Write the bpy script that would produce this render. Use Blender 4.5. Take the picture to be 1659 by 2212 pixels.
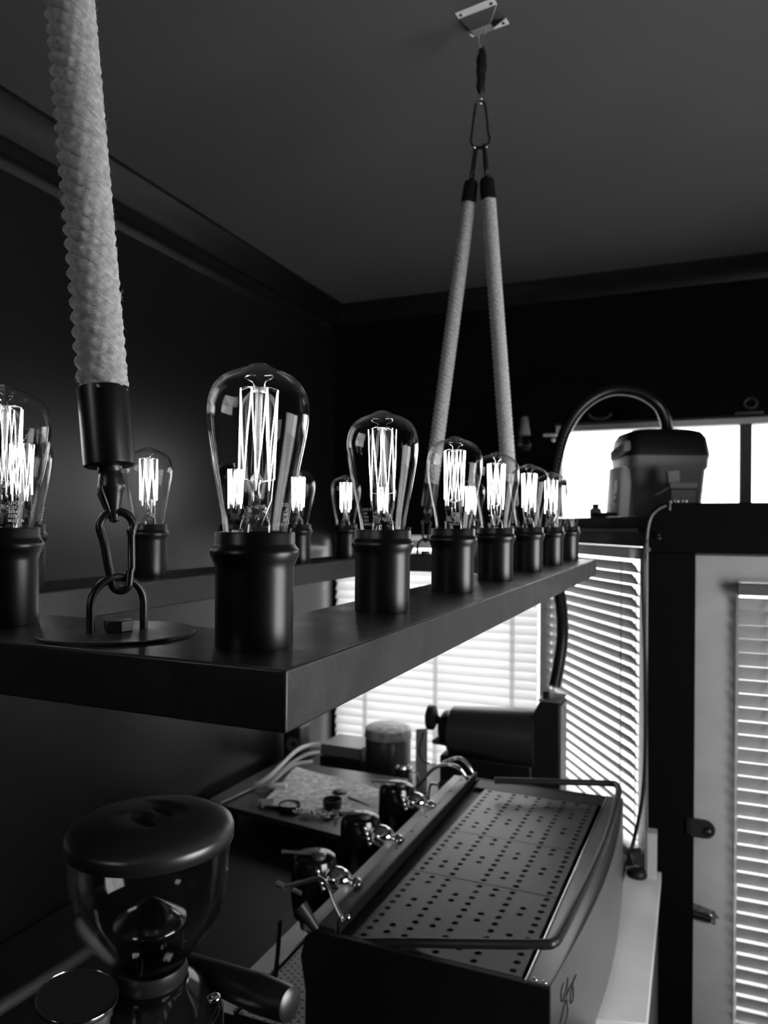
import bpy, bmesh, math, random
from mathutils import Vector, Matrix
random.seed(7)
PI = math.pi
for o in list(bpy.data.objects): bpy.data.objects.remove(o)
scene = bpy.context.scene
C = scene.collection

# ------------------------------------------------------------------ camera
YAW, ROLL, FPX, PYH = -0.3966, 0.0070, 1600.0, 1138.0
EYE = Vector((0.2516, -0.3931, 2.1))
FW = Vector((math.sin(YAW), math.cos(YAW), 0)); RT = Vector((math.cos(YAW), -math.sin(YAW), 0)); UP = Vector((0, 0, 1))
CR = RT*math.cos(ROLL)+UP*math.sin(ROLL); CU = -RT*math.sin(ROLL)+UP*math.cos(ROLL)
cam = bpy.data.objects.new('camera', bpy.data.cameras.new('camera')); C.objects.link(cam)
m = Matrix((CR, CU, -FW)).transposed().to_4x4(); m.translation = EYE
cam.matrix_world = m
cam.data.sensor_fit = 'VERTICAL'; cam.data.sensor_height = 36; cam.data.lens = 36*FPX/2212
cam.data.shift_y = (PYH-1106)/2212
cam.data.clip_start = .02; cam.data.clip_end = 60
cam.data.dof.use_dof = True; cam.data.dof.focus_distance = .58; cam.data.dof.aperture_fstop = 10.5
scene.camera = cam
def W(x, y, X=None, Y=None, Z=None, d=None):
    """point of the place seen at photograph pixel (x, y) on a known plane"""
    v = FW+CR*((x-829.5)/FPX)-CU*((y-PYH)/FPX)
    t = d if d is not None else (X-EYE.x)/v.x if X is not None else (Y-EYE.y)/v.y if Y is not None else (Z-EYE.z)/v.z
    return EYE+v*t

# ------------------------------------------------------------------ light and exposure
WORLD = 6.0
w = bpy.data.worlds.new('overcast_sky'); scene.world = w; w.use_nodes = True
bg = w.node_tree.nodes['Background']; bg.inputs[0].default_value = (1, 1, 1, 1); bg.inputs[1].default_value = WORLD
# daylight entering through the big window in the right hand wall (window_4)
al = bpy.data.lights.new('daylight_right_window', 'AREA'); al.shape = 'RECTANGLE'; al.size = 1.15; al.size_y = 1.1; al.energy = 22
ao = bpy.data.objects.new('daylight_right_window', al); C.objects.link(ao)
ao.location = (1.74, .75, 1.72); ao.rotation_euler = (0, PI/2, 0)
# weaker fill lamp added behind the photographer, in a made-up window (added_fill_window)
al2 = bpy.data.lights.new('added_rear_fill', 'AREA'); al2.shape = 'RECTANGLE'; al2.size = .5; al2.size_y = .7; al2.energy = 1.6
ao2 = bpy.data.objects.new('added_rear_fill', al2); C.objects.link(ao2)
ao2.location = (-.75, -2.3, 2.75); ao2.rotation_euler = (PI/2, 0, PI)
vs = scene.view_settings
scene.display_settings.display_device = 'sRGB'
vs.view_transform = 'Standard'; vs.look = 'None'; vs.exposure = 0.0; vs.gamma = 1.0; vs.use_curve_mapping = False

# ------------------------------------------------------------------ materials
MATS = {}
def mat(name, v=.5, rough=.5, metal=0., spec=.5, noise=None, bump=None, emit=0., coat=0., rnoise=None):
    """noise=(scale, amount) varies the grey; bump=(scale, strength)"""
    if name in MATS: return MATS[name]
    M = bpy.data.materials.new(name); M.use_nodes = True; nt = M.node_tree; b = nt.nodes['Principled BSDF']
    b.inputs['Base Color'].default_value = (v, v, v, 1); b.inputs['Roughness'].default_value = rough
    b.inputs['Metallic'].default_value = metal; b.inputs['Specular IOR Level'].default_value = spec
    b.inputs['Coat Weight'].default_value = coat
    tc = nt.nodes.new('ShaderNodeTexCoord')
    if noise:
        n = nt.nodes.new('ShaderNodeTexNoise'); n.inputs['Scale'].default_value = noise[0]; n.inputs['Detail'].default_value = 6
        r = nt.nodes.new('ShaderNodeMapRange'); r.inputs[1].default_value = .3; r.inputs[2].default_value = .7
        r.inputs[3].default_value = v*(1-noise[1]); r.inputs[4].default_value = v*(1+noise[1])
        nt.links.new(tc.outputs['Object'], n.inputs['Vector']); nt.links.new(n.outputs[0], r.inputs[0]); nt.links.new(r.outputs[0], b.inputs['Base Color'])
    if rnoise:
        n = nt.nodes.new('ShaderNodeTexNoise'); n.inputs['Scale'].default_value = rnoise[0]; n.inputs['Detail'].default_value = 8
        r = nt.nodes.new('ShaderNodeMapRange'); r.inputs[1].default_value = .35; r.inputs[2].default_value = .65
        r.inputs[3].default_value = rough-rnoise[1]; r.inputs[4].default_value = rough+rnoise[1]
        nt.links.new(tc.outputs['Object'], n.inputs['Vector']); nt.links.new(n.outputs[0], r.inputs[0]); nt.links.new(r.outputs[0], b.inputs['Roughness'])
    if bump:
        n = nt.nodes.new('ShaderNodeTexNoise'); n.inputs['Scale'].default_value = bump[0]; n.inputs['Detail'].default_value = 5
        bp = nt.nodes.new('ShaderNodeBump'); bp.inputs['Strength'].default_value = bump[1]; bp.inputs['Distance'].default_value = .002
        nt.links.new(tc.outputs['Object'], n.inputs['Vector']); nt.links.new(n.outputs[0], bp.inputs['Height']); nt.links.new(bp.outputs[0], b.inputs['Normal'])
    if emit:
        b.inputs['Emission Color'].default_value = (1, 1, 1, 1); b.inputs['Emission Strength'].default_value = emit
    MATS[name] = M; return M
def thin_glass(name, base=.035, amp=.75, power=4.0, rough=.02, tint=1.0):
    M = bpy.data.materials.new(name); M.use_nodes = True; nt = M.node_tree
    for n in list(nt.nodes): nt.nodes.remove(n)
    out = nt.nodes.new('ShaderNodeOutputMaterial'); mix = nt.nodes.new('ShaderNodeMixShader')
    tr = nt.nodes.new('ShaderNodeBsdfTransparent'); tr.inputs[0].default_value = (tint, tint, tint, 1)
    gl = nt.nodes.new('ShaderNodeBsdfGlossy'); gl.inputs['Roughness'].default_value = rough
    lw = nt.nodes.new('ShaderNodeLayerWeight'); lw.inputs[0].default_value = .5
    p = nt.nodes.new('ShaderNodeMath'); p.operation = 'POWER'; p.inputs[1].default_value = power
    a = nt.nodes.new('ShaderNodeMath'); a.operation = 'MULTIPLY_ADD'; a.inputs[1].default_value = amp; a.inputs[2].default_value = base
    L = nt.links.new
    L(lw.outputs['Facing'], p.inputs[0]); L(p.outputs[0], a.inputs[0]); L(a.outputs[0], mix.inputs[0])
    L(tr.outputs[0], mix.inputs[1]); L(gl.outputs[0], mix.inputs[2]); L(mix.outputs[0], out.inputs[0])
    MATS[name] = M; return M
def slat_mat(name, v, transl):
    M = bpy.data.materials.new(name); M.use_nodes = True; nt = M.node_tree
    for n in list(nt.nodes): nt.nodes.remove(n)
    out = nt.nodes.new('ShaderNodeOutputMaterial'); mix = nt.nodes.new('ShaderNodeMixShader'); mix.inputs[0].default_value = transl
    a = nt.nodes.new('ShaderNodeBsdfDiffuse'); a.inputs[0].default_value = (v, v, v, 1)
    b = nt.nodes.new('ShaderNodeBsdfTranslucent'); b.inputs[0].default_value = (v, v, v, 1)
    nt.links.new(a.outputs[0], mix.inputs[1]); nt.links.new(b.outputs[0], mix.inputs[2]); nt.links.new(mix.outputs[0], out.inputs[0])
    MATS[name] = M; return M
wall_m = mat('dark_wall_paint', .009, .3, spec=.5, bump=(40, .08))
backwall_m = mat('black_wall_paint', .004, .6, spec=.08)
ceil_m = mat('grey_ceiling_paint', .10, .6, noise=(1.1, .1), bump=(90, .05))
floor_m = mat('dark_floor_boards', .03, .5, noise=(6, .4))
trim_m = mat('dark_trim_paint', .006, .38)
beam_m = mat('chandelier_beam_paint', .021, .38, rnoise=(22, .06), noise=(150, .22), bump=(260, .1))
sock_m = mat('black_satin_socket', .005, .33, spec=.45)
blackm = mat('black_metal', .01, .32, metal=.0, spec=.6)
steelblk = mat('blackened_steel', .06, .3, metal=.9)
zinc_m = mat('zinc_steel', .95, .4, metal=.1)
chrome_m = mat('chrome', .85, .12, metal=1.)
brushed_m = mat('brushed_steel', .26, .33, metal=.85, noise=(20, .06))
tray_m = mat('cup_tray_steel', .13, .38, metal=.75)
blackpl = mat('black_plastic', .008, .45, spec=.4)
satinpl = mat('satin_black_plastic', .02, .36, spec=.6)
rope_m = mat('jute_rope', .46, .9, noise=(240, .3), bump=(900, .3))
fil_m = mat('glowing_filament', .9, .5, emit=15.)
wire_m = mat('support_wire', .7, .25, metal=1.)
etch_m = mat('white_print', .75, .7)
white_m = mat('white_paint', .52, .45, noise=(9, .08), bump=(30, .1))
wfr_m = mat('white_frame', .8, .5)
lid_m = mat('lid_plastic', .014, .34, spec=1.0)
grey_m = mat('grey_plastic', .09, .5)
lgrey_m = mat('light_plastic', .6, .45)
paper_m = mat('newspaper', .68, .8, noise=(45, .45))
wood_m = mat('pale_worktop', .85, .4, noise=(5, .12), spec=.4)
bulbglass = thin_glass('bulb_glass', .012, 1.0, 3.3, .01)
panel_glass = thin_glass('window_glass', .03, .5, 5, .0)
hopper_glass = thin_glass('hopper_plastic', .035, .45, 4.0, .08, .82)
stem_glass = thin_glass('stem_glass', .12, .8, 1.5, .06)
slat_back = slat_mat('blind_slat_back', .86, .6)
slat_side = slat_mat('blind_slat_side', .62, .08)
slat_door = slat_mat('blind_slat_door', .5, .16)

# ------------------------------------------------------------------ geometry helpers
class MB:
    def __init__(s): s.v = []; s.f = []
    def add(s, vs, fs):
        n = len(s.v); s.v += [tuple(v) for v in vs]; s.f += [tuple(i+n for i in f) for f in fs]; return s
    def box(s, c, size, rz=0, M=None):
        x, y, z = [k/2 for k in size]
        P = [Vector((a*x, b*y, d*z)) for d in (-1, 1) for b in (-1, 1) for a in (-1, 1)]
        if M is None: M = Matrix.Rotation(rz, 3, 'Z')
        c = Vector(c)
        return s.add([c+M@p for p in P], [(0, 2, 3, 1), (4, 5, 7, 6), (0, 1, 5, 4), (2, 6, 7, 3), (0, 4, 6, 2), (1, 3, 7, 5)])
    def bx(s, x0, x1, y0, y1, z0, z1): return s.box(((x0+x1)/2, (y0+y1)/2, (z0+z1)/2), (abs(x1-x0), abs(y1-y0), abs(z1-z0)))
    def prism(s, poly, a, b, axis='Z'):
        n = len(poly)
        def mk(p, t):
            return (p[0], p[1], t) if axis == 'Z' else (p[0], t, p[1]) if axis == 'Y' else (t, p[0], p[1])
        return s.add([mk(p, a) for p in poly]+[mk(p, b) for p in poly],
                     [tuple(range(n))[::-1], tuple(range(n, 2*n))]+[(i, (i+1) % n, n+(i+1) % n, n+i) for i in range(n)])
    def lathe(s, prof, seg=32, M=None, cap=True):
        """prof = [(r, z)...]"""
        M = M or Matrix.Identity(4); vs = []; fs = []
        for r, z in prof:
            for k in range(seg):
                a = 2*PI*k/seg; vs.append(M@Vector((r*math.cos(a), r*math.sin(a), z)))
        for i in range(len(prof)-1):
            for k in range(seg):
                k2 = (k+1) % seg; fs.append((i*seg+k, i*seg+k2, (i+1)*seg+k2, (i+1)*seg+k))
        if cap:
            if prof[0][0] > 1e-5: fs.append(tuple(range(seg))[::-1])
            if prof[-1][0] > 1e-5: fs.append(tuple((len(prof)-1)*seg+k for k in range(seg)))
        return s.add(vs, fs)
    def tube(s, pts, r, seg=10, closed=False):
        pts = [Vector(p) for p in pts]; n = len(pts); vs = []; fs = []
        rr = r if isinstance(r, (list, tuple)) else [r]*n
        T = []
        for i in range(n):
            a = pts[(i-1) % n] if closed or i > 0 else pts[i]; b = pts[(i+1) % n] if closed or i < n-1 else pts[i]
            T.append((b-a).normalized())
        u = T[0].orthogonal().normalized()
        for i in range(n):
            u = (u-T[i]*u.dot(T[i]))
            u = u.normalized() if u.length > 1e-6 else T[i].orthogonal().normalized()
            v = T[i].cross(u)
            for k in range(seg):
                a = 2*PI*k/seg; vs.append(pts[i]+(u*math.cos(a)+v*math.sin(a))*rr[i])
        for i in range(n if closed else n-1):
            j = (i+1) % n
            for k in range(seg):
                k2 = (k+1) % seg; fs.append((i*seg+k, i*seg+k2, j*seg+k2, j*seg+k))
        if not closed: fs += [tuple(range(seg))[::-1], tuple((n-1)*seg+k for k in range(seg))]
        return s.add(vs, fs)
    def cyl(s, a, b, r, r2=None, seg=24): return s.tube([a, b], [r, r if r2 is None else r2], seg)
    def sphere(s, c, r, seg=14, sc=(1, 1, 1)):
        prof = [(max(1e-6, r*math.sin(PI*i/8)), -r*math.cos(PI*i/8)) for i in range(9)]
        M = Matrix.Translation(Vector(c))@Matrix.Diagonal((sc[0], sc[1], sc[2], 1)); return s.lathe(prof, seg, M, False)
    def build(s, name, m, parent=None, smooth=None, bevel=0, seg=2, weld=False):
        me = bpy.data.meshes.new(name); me.from_pydata(s.v, [], s.f); me.validate()
        bm = bmesh.new(); bm.from_mesh(me)
        if weld: bmesh.ops.remove_doubles(bm, verts=bm.verts, dist=1e-5)
        bmesh.ops.recalc_face_normals(bm, faces=bm.faces); bm.to_mesh(me); bm.free()
        me.materials.append(m if not isinstance(m, str) else MATS[m])
        o = bpy.data.objects.new(name, me); C.objects.link(o)
        if parent: o.parent = parent
        if smooth is not None:
            for p in me.polygons: p.use_smooth = True
            me.update()
            for e in me.edges: pass
            try: me.set_sharp_from_angle(angle=math.radians(smooth))
            except Exception: pass
        if bevel:
            b = o.modifiers.new('bevel', 'BEVEL'); b.width = bevel; b.segments = seg; b.limit_method = 'ANGLE'; b.angle_limit = math.radians(40)
            for p in me.polygons: p.use_smooth = True
            try: me.set_sharp_from_angle(angle=math.radians(35))
            except Exception: pass
            b.harden_normals = False
        return o
def tag(o, label=None, cat=None, group=None, kind=None):
    if label: o['label'] = label
    if cat: o['category'] = cat
    if group: o['group'] = group
    if kind: o['kind'] = kind
    return o
def thing(name, label, cat, loc=(0, 0, 0), rz=0, group=None):
    o = bpy.data.objects.new(name, None); C.objects.link(o); o.location = loc; o.rotation_euler = (0, 0, rz); o.empty_display_size = .05
    return tag(o, label, cat, group)
def struct(o): o['kind'] = 'structure'; return o
def copy_tree(o, parent=None):
    c = o.copy(); C.objects.link(c); c.parent = parent
    for ch in [q for q in bpy.data.objects if q.parent == o]:
        copy_tree(ch, c)
    return c
def smoothpath(pts, n=8, closed=False):
    P = [Vector(p) for p in pts]; out = []; N = len(P)
    rng = range(N if closed else N-1)
    for i in rng:
        if closed: a, b, c, d = P[(i-1) % N], P[i], P[(i+1) % N], P[(i+2) % N]
        else: a, b, c, d = P[max(i-1, 0)], P[i], P[i+1], P[min(i+2, N-1)]
        for k in range(n):
            t = k/n
            out.append(.5*((2*b)+(c-a)*t+(2*a-5*b+4*c-d)*t*t+(3*b-3*c+d-a)*t**3))
    if not closed: out.append(P[-1])
    return out
def frame_axes(d):
    """matrix whose local z runs along d"""
    d = Vector(d).normalized(); q = d.to_track_quat('Z', 'Y'); return q.to_matrix().to_4x4()

# ================================================================== THE ROOM
XL, XR, YB, YF, ZC = -1.5, 1.6, 3.1, -2.2, 3.24
struct(MB().bx(XL-.1, XR+.3, YF-.1, YB+.1, -.1, 0).build('floor', floor_m))
struct(MB().bx(XL-.1, XR+.3, YF-.1, YB+.15, ZC, ZC+.1).build('ceiling', ceil_m))
struct(MB().bx(XL-.12, XL, YF, YB+.1, 0, ZC).build('wall_left', wall_m))
b = MB(); b.bx(XL-.12, -1.0, YF-.12, YF, 0, ZC); b.bx(-.5, XR+.3, YF-.12, YF, 0, ZC); b.bx(-1.0, -.5, YF-.12, YF, 0, 2.4); b.bx(-1.0, -.5, YF-.12, YF, 3.1, ZC)
struct(b.build('wall_front', backwall_m))
struct(MB().bx(-1.0, -.965, YF-.03, YF+.01, 2.4, 3.1).bx(-.535, -.5, YF-.03, YF+.01, 2.4, 3.1).bx(-.965, -.535, YF-.03, YF+.01, 2.4, 2.435).bx(-.965, -.535, YF-.03, YF+.01, 3.065, 3.1).build('added_fill_window', wfr_m))  # unseen window frame and wall opening, added to house the rear fill lamp
struct(MB().bx(-14, 14, 3.21, 24, -.12, -.02).bx(-.36, XR+.3, 2.37, 3.21, -.12, -.02).build('outside_ground', mat('outside_paving', .32, .9, noise=(3, .2))))
# back wall: a low window on the left, a clerestory window above the porch on the right
WX0, WX1, WZ0, WZ1 = -1.485, -.367, .84, 2.06        # low window
TX0, TX1, TZ0, TZ1 = -.345, 1.45, 2.15, 2.575        # clerestory
b = MB()
b.bx(XL, TX0, YB, YB+.1, WZ1, ZC); b.bx(TX0, XR, YB, YB+.1, TZ1, ZC); b.bx(TX1, XR, YB, YB+.1, 0, TZ1)
b.bx(XL, WX1, YB, YB+.1, 0, WZ0); b.bx(XL, WX0, YB, YB+.1, WZ0, WZ1)
struct(b.build('wall_back', backwall_m))
# right wall with a tall window that lets daylight in beside the photographer
b = MB(); b.bx(XR, XR+.1, YF, .15, 0, ZC); b.bx(XR, XR+.1, 1.35, YB, 0, ZC); b.bx(XR, XR+.1, .15, 1.35, 0, 1.15); b.bx(XR, XR+.1, .15, 1.35, 2.3, ZC)
struct(b.build('wall_right', backwall_m))
w4 = struct(MB().bx(XR-.01, XR+.06, .15, .20, 1.15, 2.3).bx(XR-.01, XR+.06, 1.30, 1.35, 1.15, 2.3).bx(XR-.01, XR+.06, .20, 1.30, 1.15, 1.2).bx(XR-.01, XR+.06, .20, 1.30, 2.25, 2.3).bx(XR-.01, XR+.04, .73, .77, 1.2, 2.25).build('window_4', wfr_m, bevel=.004))
# coving and picture rail
def coving(name, p0, p1, inward, prof, m):
    d = (Vector(p1)-Vector(p0)); b = MB(); n = len(prof); inward = Vector(inward)
    vs = [Vector(p0)+inward*a+Vector((0, 0, -z)) for a, z in prof]+[Vector(p1)+inward*a+Vector((0, 0, -z)) for a, z in prof]
    b.add(vs, [(i, (i+1) % n, n+(i+1) % n, n+i) for i in range(n)]+[tuple(range(n)), tuple(range(n, 2*n))[::-1]])
    return struct(b.build(name, m, smooth=35))
cprof = [(0, 0), (.085, 0), (.085, .012), (.07, .02), (.052, .034), (.034, .052), (.02, .07), (.014, .085), (0, .085)]
coving('trim_1', (XL, YF, ZC), (XL, YB, ZC), (1, 0, 0), cprof, trim_m)
coving('trim_2', (XL, YB, ZC), (XR, YB, ZC), (0, -1, 0), cprof, trim_m)
rprof = [(0, .13), (.012, .13), (.016, .14), (.016, .15), (.006, .165), (0, .17)]
coving('trim_3', (XL, YF, ZC), (XL, YB, ZC), (1, 0, 0), rprof, trim_m)
coving('trim_4', (XL, YB, ZC-.52), (TX0-.22, YB, ZC-.52), (0, -1, 0), [(0, 0), (.012, 0), (.012, .012), (0, .02)], backwall_m)
# low window: dark corner post, white frame, glass
b = MB(); b.bx(WX0, WX0+.025, YB+.02, YB+.09, WZ0, WZ1); b.bx(WX1-.04, WX1, YB+.02, YB+.09, WZ0, WZ1)
b.bx(WX0+.025, WX1-.04, YB+.02, YB+.09, WZ0, WZ0+.04); b.bx(WX0+.025, WX1-.04, YB+.02, YB+.09, WZ1-.03, WZ1)
w1 = struct(b.build('window_1', wfr_m))
MB().bx(WX0+.02, WX1-.035, YB+.05, YB+.055, WZ0+.03, WZ1-.02).build('window_glass', panel_glass, w1)
MB().bx(WX0, WX1, YB-.12, YB+.03, WZ0-.03, WZ0).build('window_sill', white_m, w1, bevel=.004)
# clerestory
b = MB(); b.bx(TX0, TX1, YB-.005, YB+.07, TZ1-.028, TZ1); b.bx(TX0, TX0+.03, YB, YB+.07, TZ0, TZ1)
w3 = struct(b.build('window_3', wfr_m, bevel=.003))
mx = W(1612, 1000, Y=YB).x
MB().bx(mx-.026, mx+.022, YB-.01, YB+.06, TZ0, TZ1-.028).build('mullion', grey_m, w3, bevel=.006)
MB().bx(TX0+.03, TX1, YB+.04, YB+.045, TZ0, TZ1-.028).build('window_glass', panel_glass, w3)
MB().bx(TX0-.01, TX1, YB-.02, YB-.0, TZ1, TZ1+.012).build('top_bead', trim_m, w3, bevel=.003)
# post between the two low windows
P0 = Vector((-.367, 3.1)); P1 = Vector((.0956, 2.326)); dv = (P1-P0).normalized(); nv = Vector((-dv.y, dv.x)) # nv points outdoors (+x+y)
struct(MB().box((-.375, 3.06, 1.45), (.05, .07, 1.22)).build('trim_5', wfr_m, bevel=.004))
def alongwall(t, off, z): p = P0+dv*t+nv*off; return Vector((p.x, p.y, z))
# angled porch wall below the window and its frame
L = (P1-P0).length; ang = math.atan2(dv.y, dv.x)
mid = P0+dv*(L/2)
struct(MB().box((mid.x+nv.x*.03, mid.y+nv.y*.03, .46), (L, .05, .92), ang).build('wall_porch', white_m))
b = MB(); p = P0+dv*.02+nv*.03; b.box((p.x, p.y, 1.47), (.04, .04, 1.1), ang); p = P0+dv*(L-.03)+nv*.03; b.box((p.x, p.y, 1.47), (.06, .04, 1.1), ang)
p = mid+nv*.03; b.box((p.x, p.y, .945), (L, .04, .05), ang); b.box((p.x, p.y, 2.01), (L, .04, .04), ang)
w2 = struct(b.build('window_2', wfr_m)); 
p = mid+nv*.035; MB().box((p.x, p.y, 1.47), (L-.08, .004, 1.06), ang).build('window_glass', panel_glass, w2)
# porch roof, which is also a deep shelf at eye level
poly = [(-.36, 3.1), (.06, 2.40), (.12, 2.34), (1.6, 2.34), (1.6, 3.1)]
struct(MB().prism(poly, 2.035, 2.145).build('trim_6', trim_m, bevel=.004))
off = nv*-.012
poly2 = [(-.372+off.x, 3.09+off.y), (.08+off.x, 2.34+off.y), (.08, 2.36), (-.36, 3.095)]
struct(MB().prism(poly2, 2.088, 2.1).build('trim_7', mat('grey_trim', .12, .4)))
# the black door frame wall at the right
FY0, FY1 = 2.27, 2.36
b = MB(); b.bx(.105, .257, FY0, FY1, 0, 2.02); 
pts = [(.105, 2.02), (.105, 2.10)]+[(.165-.06*math.cos(a*PI/12), 2.125+.06*math.sin(a*PI/12)) for a in range(1, 6)]+[(.165, 2.187), (XR, 2.187), (XR, 2.02)]
b.prism(pts, FY0, FY1, 'Y')
struct(b.build('trim_8', backwall_m, bevel=.003))
struct(MB().bx(.2525, 1.35, FY0+.012, FY1, 2.012, 2.021).build('trim_9', mat('worn_edge_strip', .1, .35, metal=.5)))
# white door with a glazed panel
DX0, DX1, GX0, GX1 = .254, 1.35, .384, 1.22
DY0, DY1 = 2.31, 2.35
b = MB(); b.bx(DX0, GX0, DY0, DY1, .02, 2.012); b.bx(GX1, DX1, DY0, DY1, .02, 2.012); b.bx(GX0, GX1, DY0, DY1, 1.925, 2.012); b.bx(GX0, GX1, DY0, DY1, .02, .35)
door = struct(b.build('door_1', white_m))
MB().bx(GX0, GX1, DY1-.012, DY1-.008, .35, 1.925).build('door_glass', panel_glass, door)
b = MB(); b.bx(GX0-.006, GX0+.006, DY0-.004, DY0+.01, .35, 1.925); b.bx(GX0, GX1, DY0-.004, DY0+.01, 1.925, 1.935); b.build('glazing_bead', wfr_m, door, bevel=.002)
struct(MB().bx(1.35, XR, FY0, FY1, 0, 2.02).build('wall_doorside', backwall_m))
struct(MB().bx(.26, 1.6, 2.4, 3.2, -.05, 0).build('porch_floor', white_m)) if False else None

# ================================================================== VENETIAN BLINDS
def blind(label, org, dirv, width, ztop, zbot, tilt, m, tapes, pitch=.043, sw=.049, inward=None, tape_w=.012, headh=.04, head_m=None, bottom=True):
    root = thing('venetian_blind', label, 'blind', (org[0], org[1], ztop))
    d = Vector((dirv[0], dirv[1], 0)).normalized(); n = Vector(inward).normalized(); up = Vector((0, 0, 1))
    def pt(t, o_, z): return d*t+n*o_+up*(z-ztop)
    def seg(b, t0, t1, o0, o1, z0, z1):
        v = [pt(t, o_, z) for z in (z0, z1) for o_ in (o0, o1) for t in (t0, t1)]
        b.add(v, [(0, 2, 3, 1), (4, 5, 7, 6), (0, 1, 5, 4), (2, 6, 7, 3), (0, 4, 6, 2), (1, 3, 7, 5)])
    b = MB(); seg(b, 0, width, -.028, .028, ztop-headh, ztop); b.build('headrail', head_m or wfr_m, root, bevel=.003)
    b = MB(); z = ztop-headh-.03; k = 0
    while z > zbot+.03:
        tl = tilt+random.uniform(-.03, .03); c, s_ = math.cos(tl)*sw/2, math.sin(tl)*sw/2; sag = .004
        # slat cross-section: gently crowned strip
        sec = []
        for q in range(5):
            a = -1+q/2; crown = (1-a*a)*sag
            sec.append((a*c, -a*s_+crown*math.cos(tl)))
        th = .0022
        low = [(o_, zz-th) for o_, zz in sec]
        prof = sec+low[::-1]
        j = random.uniform(-.002, .002)
        vs = [pt(.004+j, o_, z+zz) for o_, zz in prof]+[pt(width-.004+j, o_, z+zz) for o_, zz in prof]
        nn = len(prof)
        b.add(vs, [(i, (i+1) % nn, nn+(i+1) % nn, nn+i) for i in range(nn)]+[tuple(range(nn)), tuple(range(nn, 2*nn))[::-1]])
        z -= pitch; k += 1
    b.build('slats', m, root, smooth=40)
    if bottom: b = MB(); seg(b, 0, width, -.024, .024, zbot, zbot+.022); b.build('bottom_rail', wfr_m, root, bevel=.003)
    for t in tapes:
        b = MB(); seg(b, t-tape_w/2, t+tape_w/2, .027, .0285, zbot+.01, ztop-headh); seg(b, t-tape_w/2, t+tape_w/2, -.0285, -.027, zbot+.01, ztop-headh); b.build('ladder_tape', m, root)
    return root
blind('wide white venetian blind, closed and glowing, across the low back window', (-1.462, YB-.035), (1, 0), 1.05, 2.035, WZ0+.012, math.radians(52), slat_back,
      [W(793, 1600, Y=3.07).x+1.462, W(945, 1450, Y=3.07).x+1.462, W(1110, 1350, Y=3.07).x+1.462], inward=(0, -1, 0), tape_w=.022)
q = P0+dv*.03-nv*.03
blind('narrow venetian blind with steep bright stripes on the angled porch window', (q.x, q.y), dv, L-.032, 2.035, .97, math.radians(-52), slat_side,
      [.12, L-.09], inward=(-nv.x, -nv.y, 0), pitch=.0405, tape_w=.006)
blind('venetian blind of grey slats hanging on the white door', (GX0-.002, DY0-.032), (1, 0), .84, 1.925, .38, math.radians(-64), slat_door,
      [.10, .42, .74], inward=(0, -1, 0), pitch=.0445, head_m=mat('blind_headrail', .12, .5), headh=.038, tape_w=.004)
MB_str = MB()

# ================================================================== CHANDELIER
S = .2046; WD = .4306; HW = .055; TH = .0341; CZ = 2.0254; SOCK_H = .0709
LEN = 6*S
chand = thing('chandelier', 'long black rectangular beam chandelier with upright glowing filament bulbs, hung on ropes', 'chandelier', (0, 0, CZ))
chand.rotation_euler = (.0055, .0064, 0)
b = MB()
x0, x1, y0, y1 = -WD-HW, HW, -HW, LEN+HW
o = [(x0, y0), (x1, y0), (x1, y1), (x0, y1)]; i_ = [(x0+2*HW, y0+2*HW), (x1-2*HW, y0+2*HW), (x1-2*HW, y1-2*HW), (x0+2*HW, y1-2*HW)]
vs = [(x, y, z) for z in (0, -TH) for (x, y) in o+i_]; fs = []
for k in range(4):
    j = (k+1) % 4
    fs += [(k, j, 4+j, 4+k), (8+k, 12+k, 12+j, 8+j), (k, 8+k, 8+j, j), (4+k, 4+j, 12+j, 12+k)]
b.add(vs, fs); b.build('frame', beam_m, chand, bevel=.0016, seg=3)

# bulb prototype -----------------------------------------------------------
PROF = [(.0192, -.012), (.0195, 0), (.0209, .01), (.0227, .02), (.0247, .03), (.0267, .04), (.0286, .05), (.0303, .06), (.0313, .068), (.0316, .0735), (.0313, .079),
        (.0302, .0845), (.0282, .0892), (.0252, .0932), (.0212, .0962), (.0168, .0984), (.0128, .0998), (.0100, .1008), (.0082, .1017), (.0066, .1027), (.0045, .1036), (.002, .1040), (.0001, .1041)]
def prof_r(z):
    for (r0, a), (r1, c) in zip(PROF, PROF[1:]):
        if a <= z <= c: return r0+(r1-r0)*(z-a)/(c-a)
    return .02
gb = MB().lathe(PROF, 48, cap=False)
bulb_glass = gb.build('light_bulb', bulbglass, None, smooth=80)
ip = [(max(r-.0011, .00005), z-.0009 if z > .08 else z) for r, z in PROF]
inner_b = MB().lathe(ip, 40, cap=False).build('inner_glass', thin_glass('bulb_glass_inner', .006, .9, 4.0, .01), bulb_glass, smooth=80)
fb = MB(); NF = 8
for k in range(NF):
    a0 = 2*PI*k/NF; a1 = 2*PI*(k+.5)/NF; a2 = 2*PI*(k+1)/NF
    bt = .033 if k % 3 else .026
    T0 = Vector((.0122*math.cos(a0), .0122*math.sin(a0), .0875)); B0 = Vector((.0108*math.cos(a1), .0108*math.sin(a1), bt)); T1 = Vector((.0122*math.cos(a2), .0122*math.sin(a2), .0875))
    fb.tube([T0, T0.lerp(B0, .5)+Vector((random.uniform(-.0006, .0006), random.uniform(-.0006, .0006), 0)), B0, B0.lerp(T1, .5)+Vector((random.uniform(-.0006, .0006), random.uniform(-.0006, .0006), 0)), T1], .00030, 6)
fb.build('filament', fil_m, bulb_glass, smooth=60)
wb = MB(); wb2 = MB()
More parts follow.
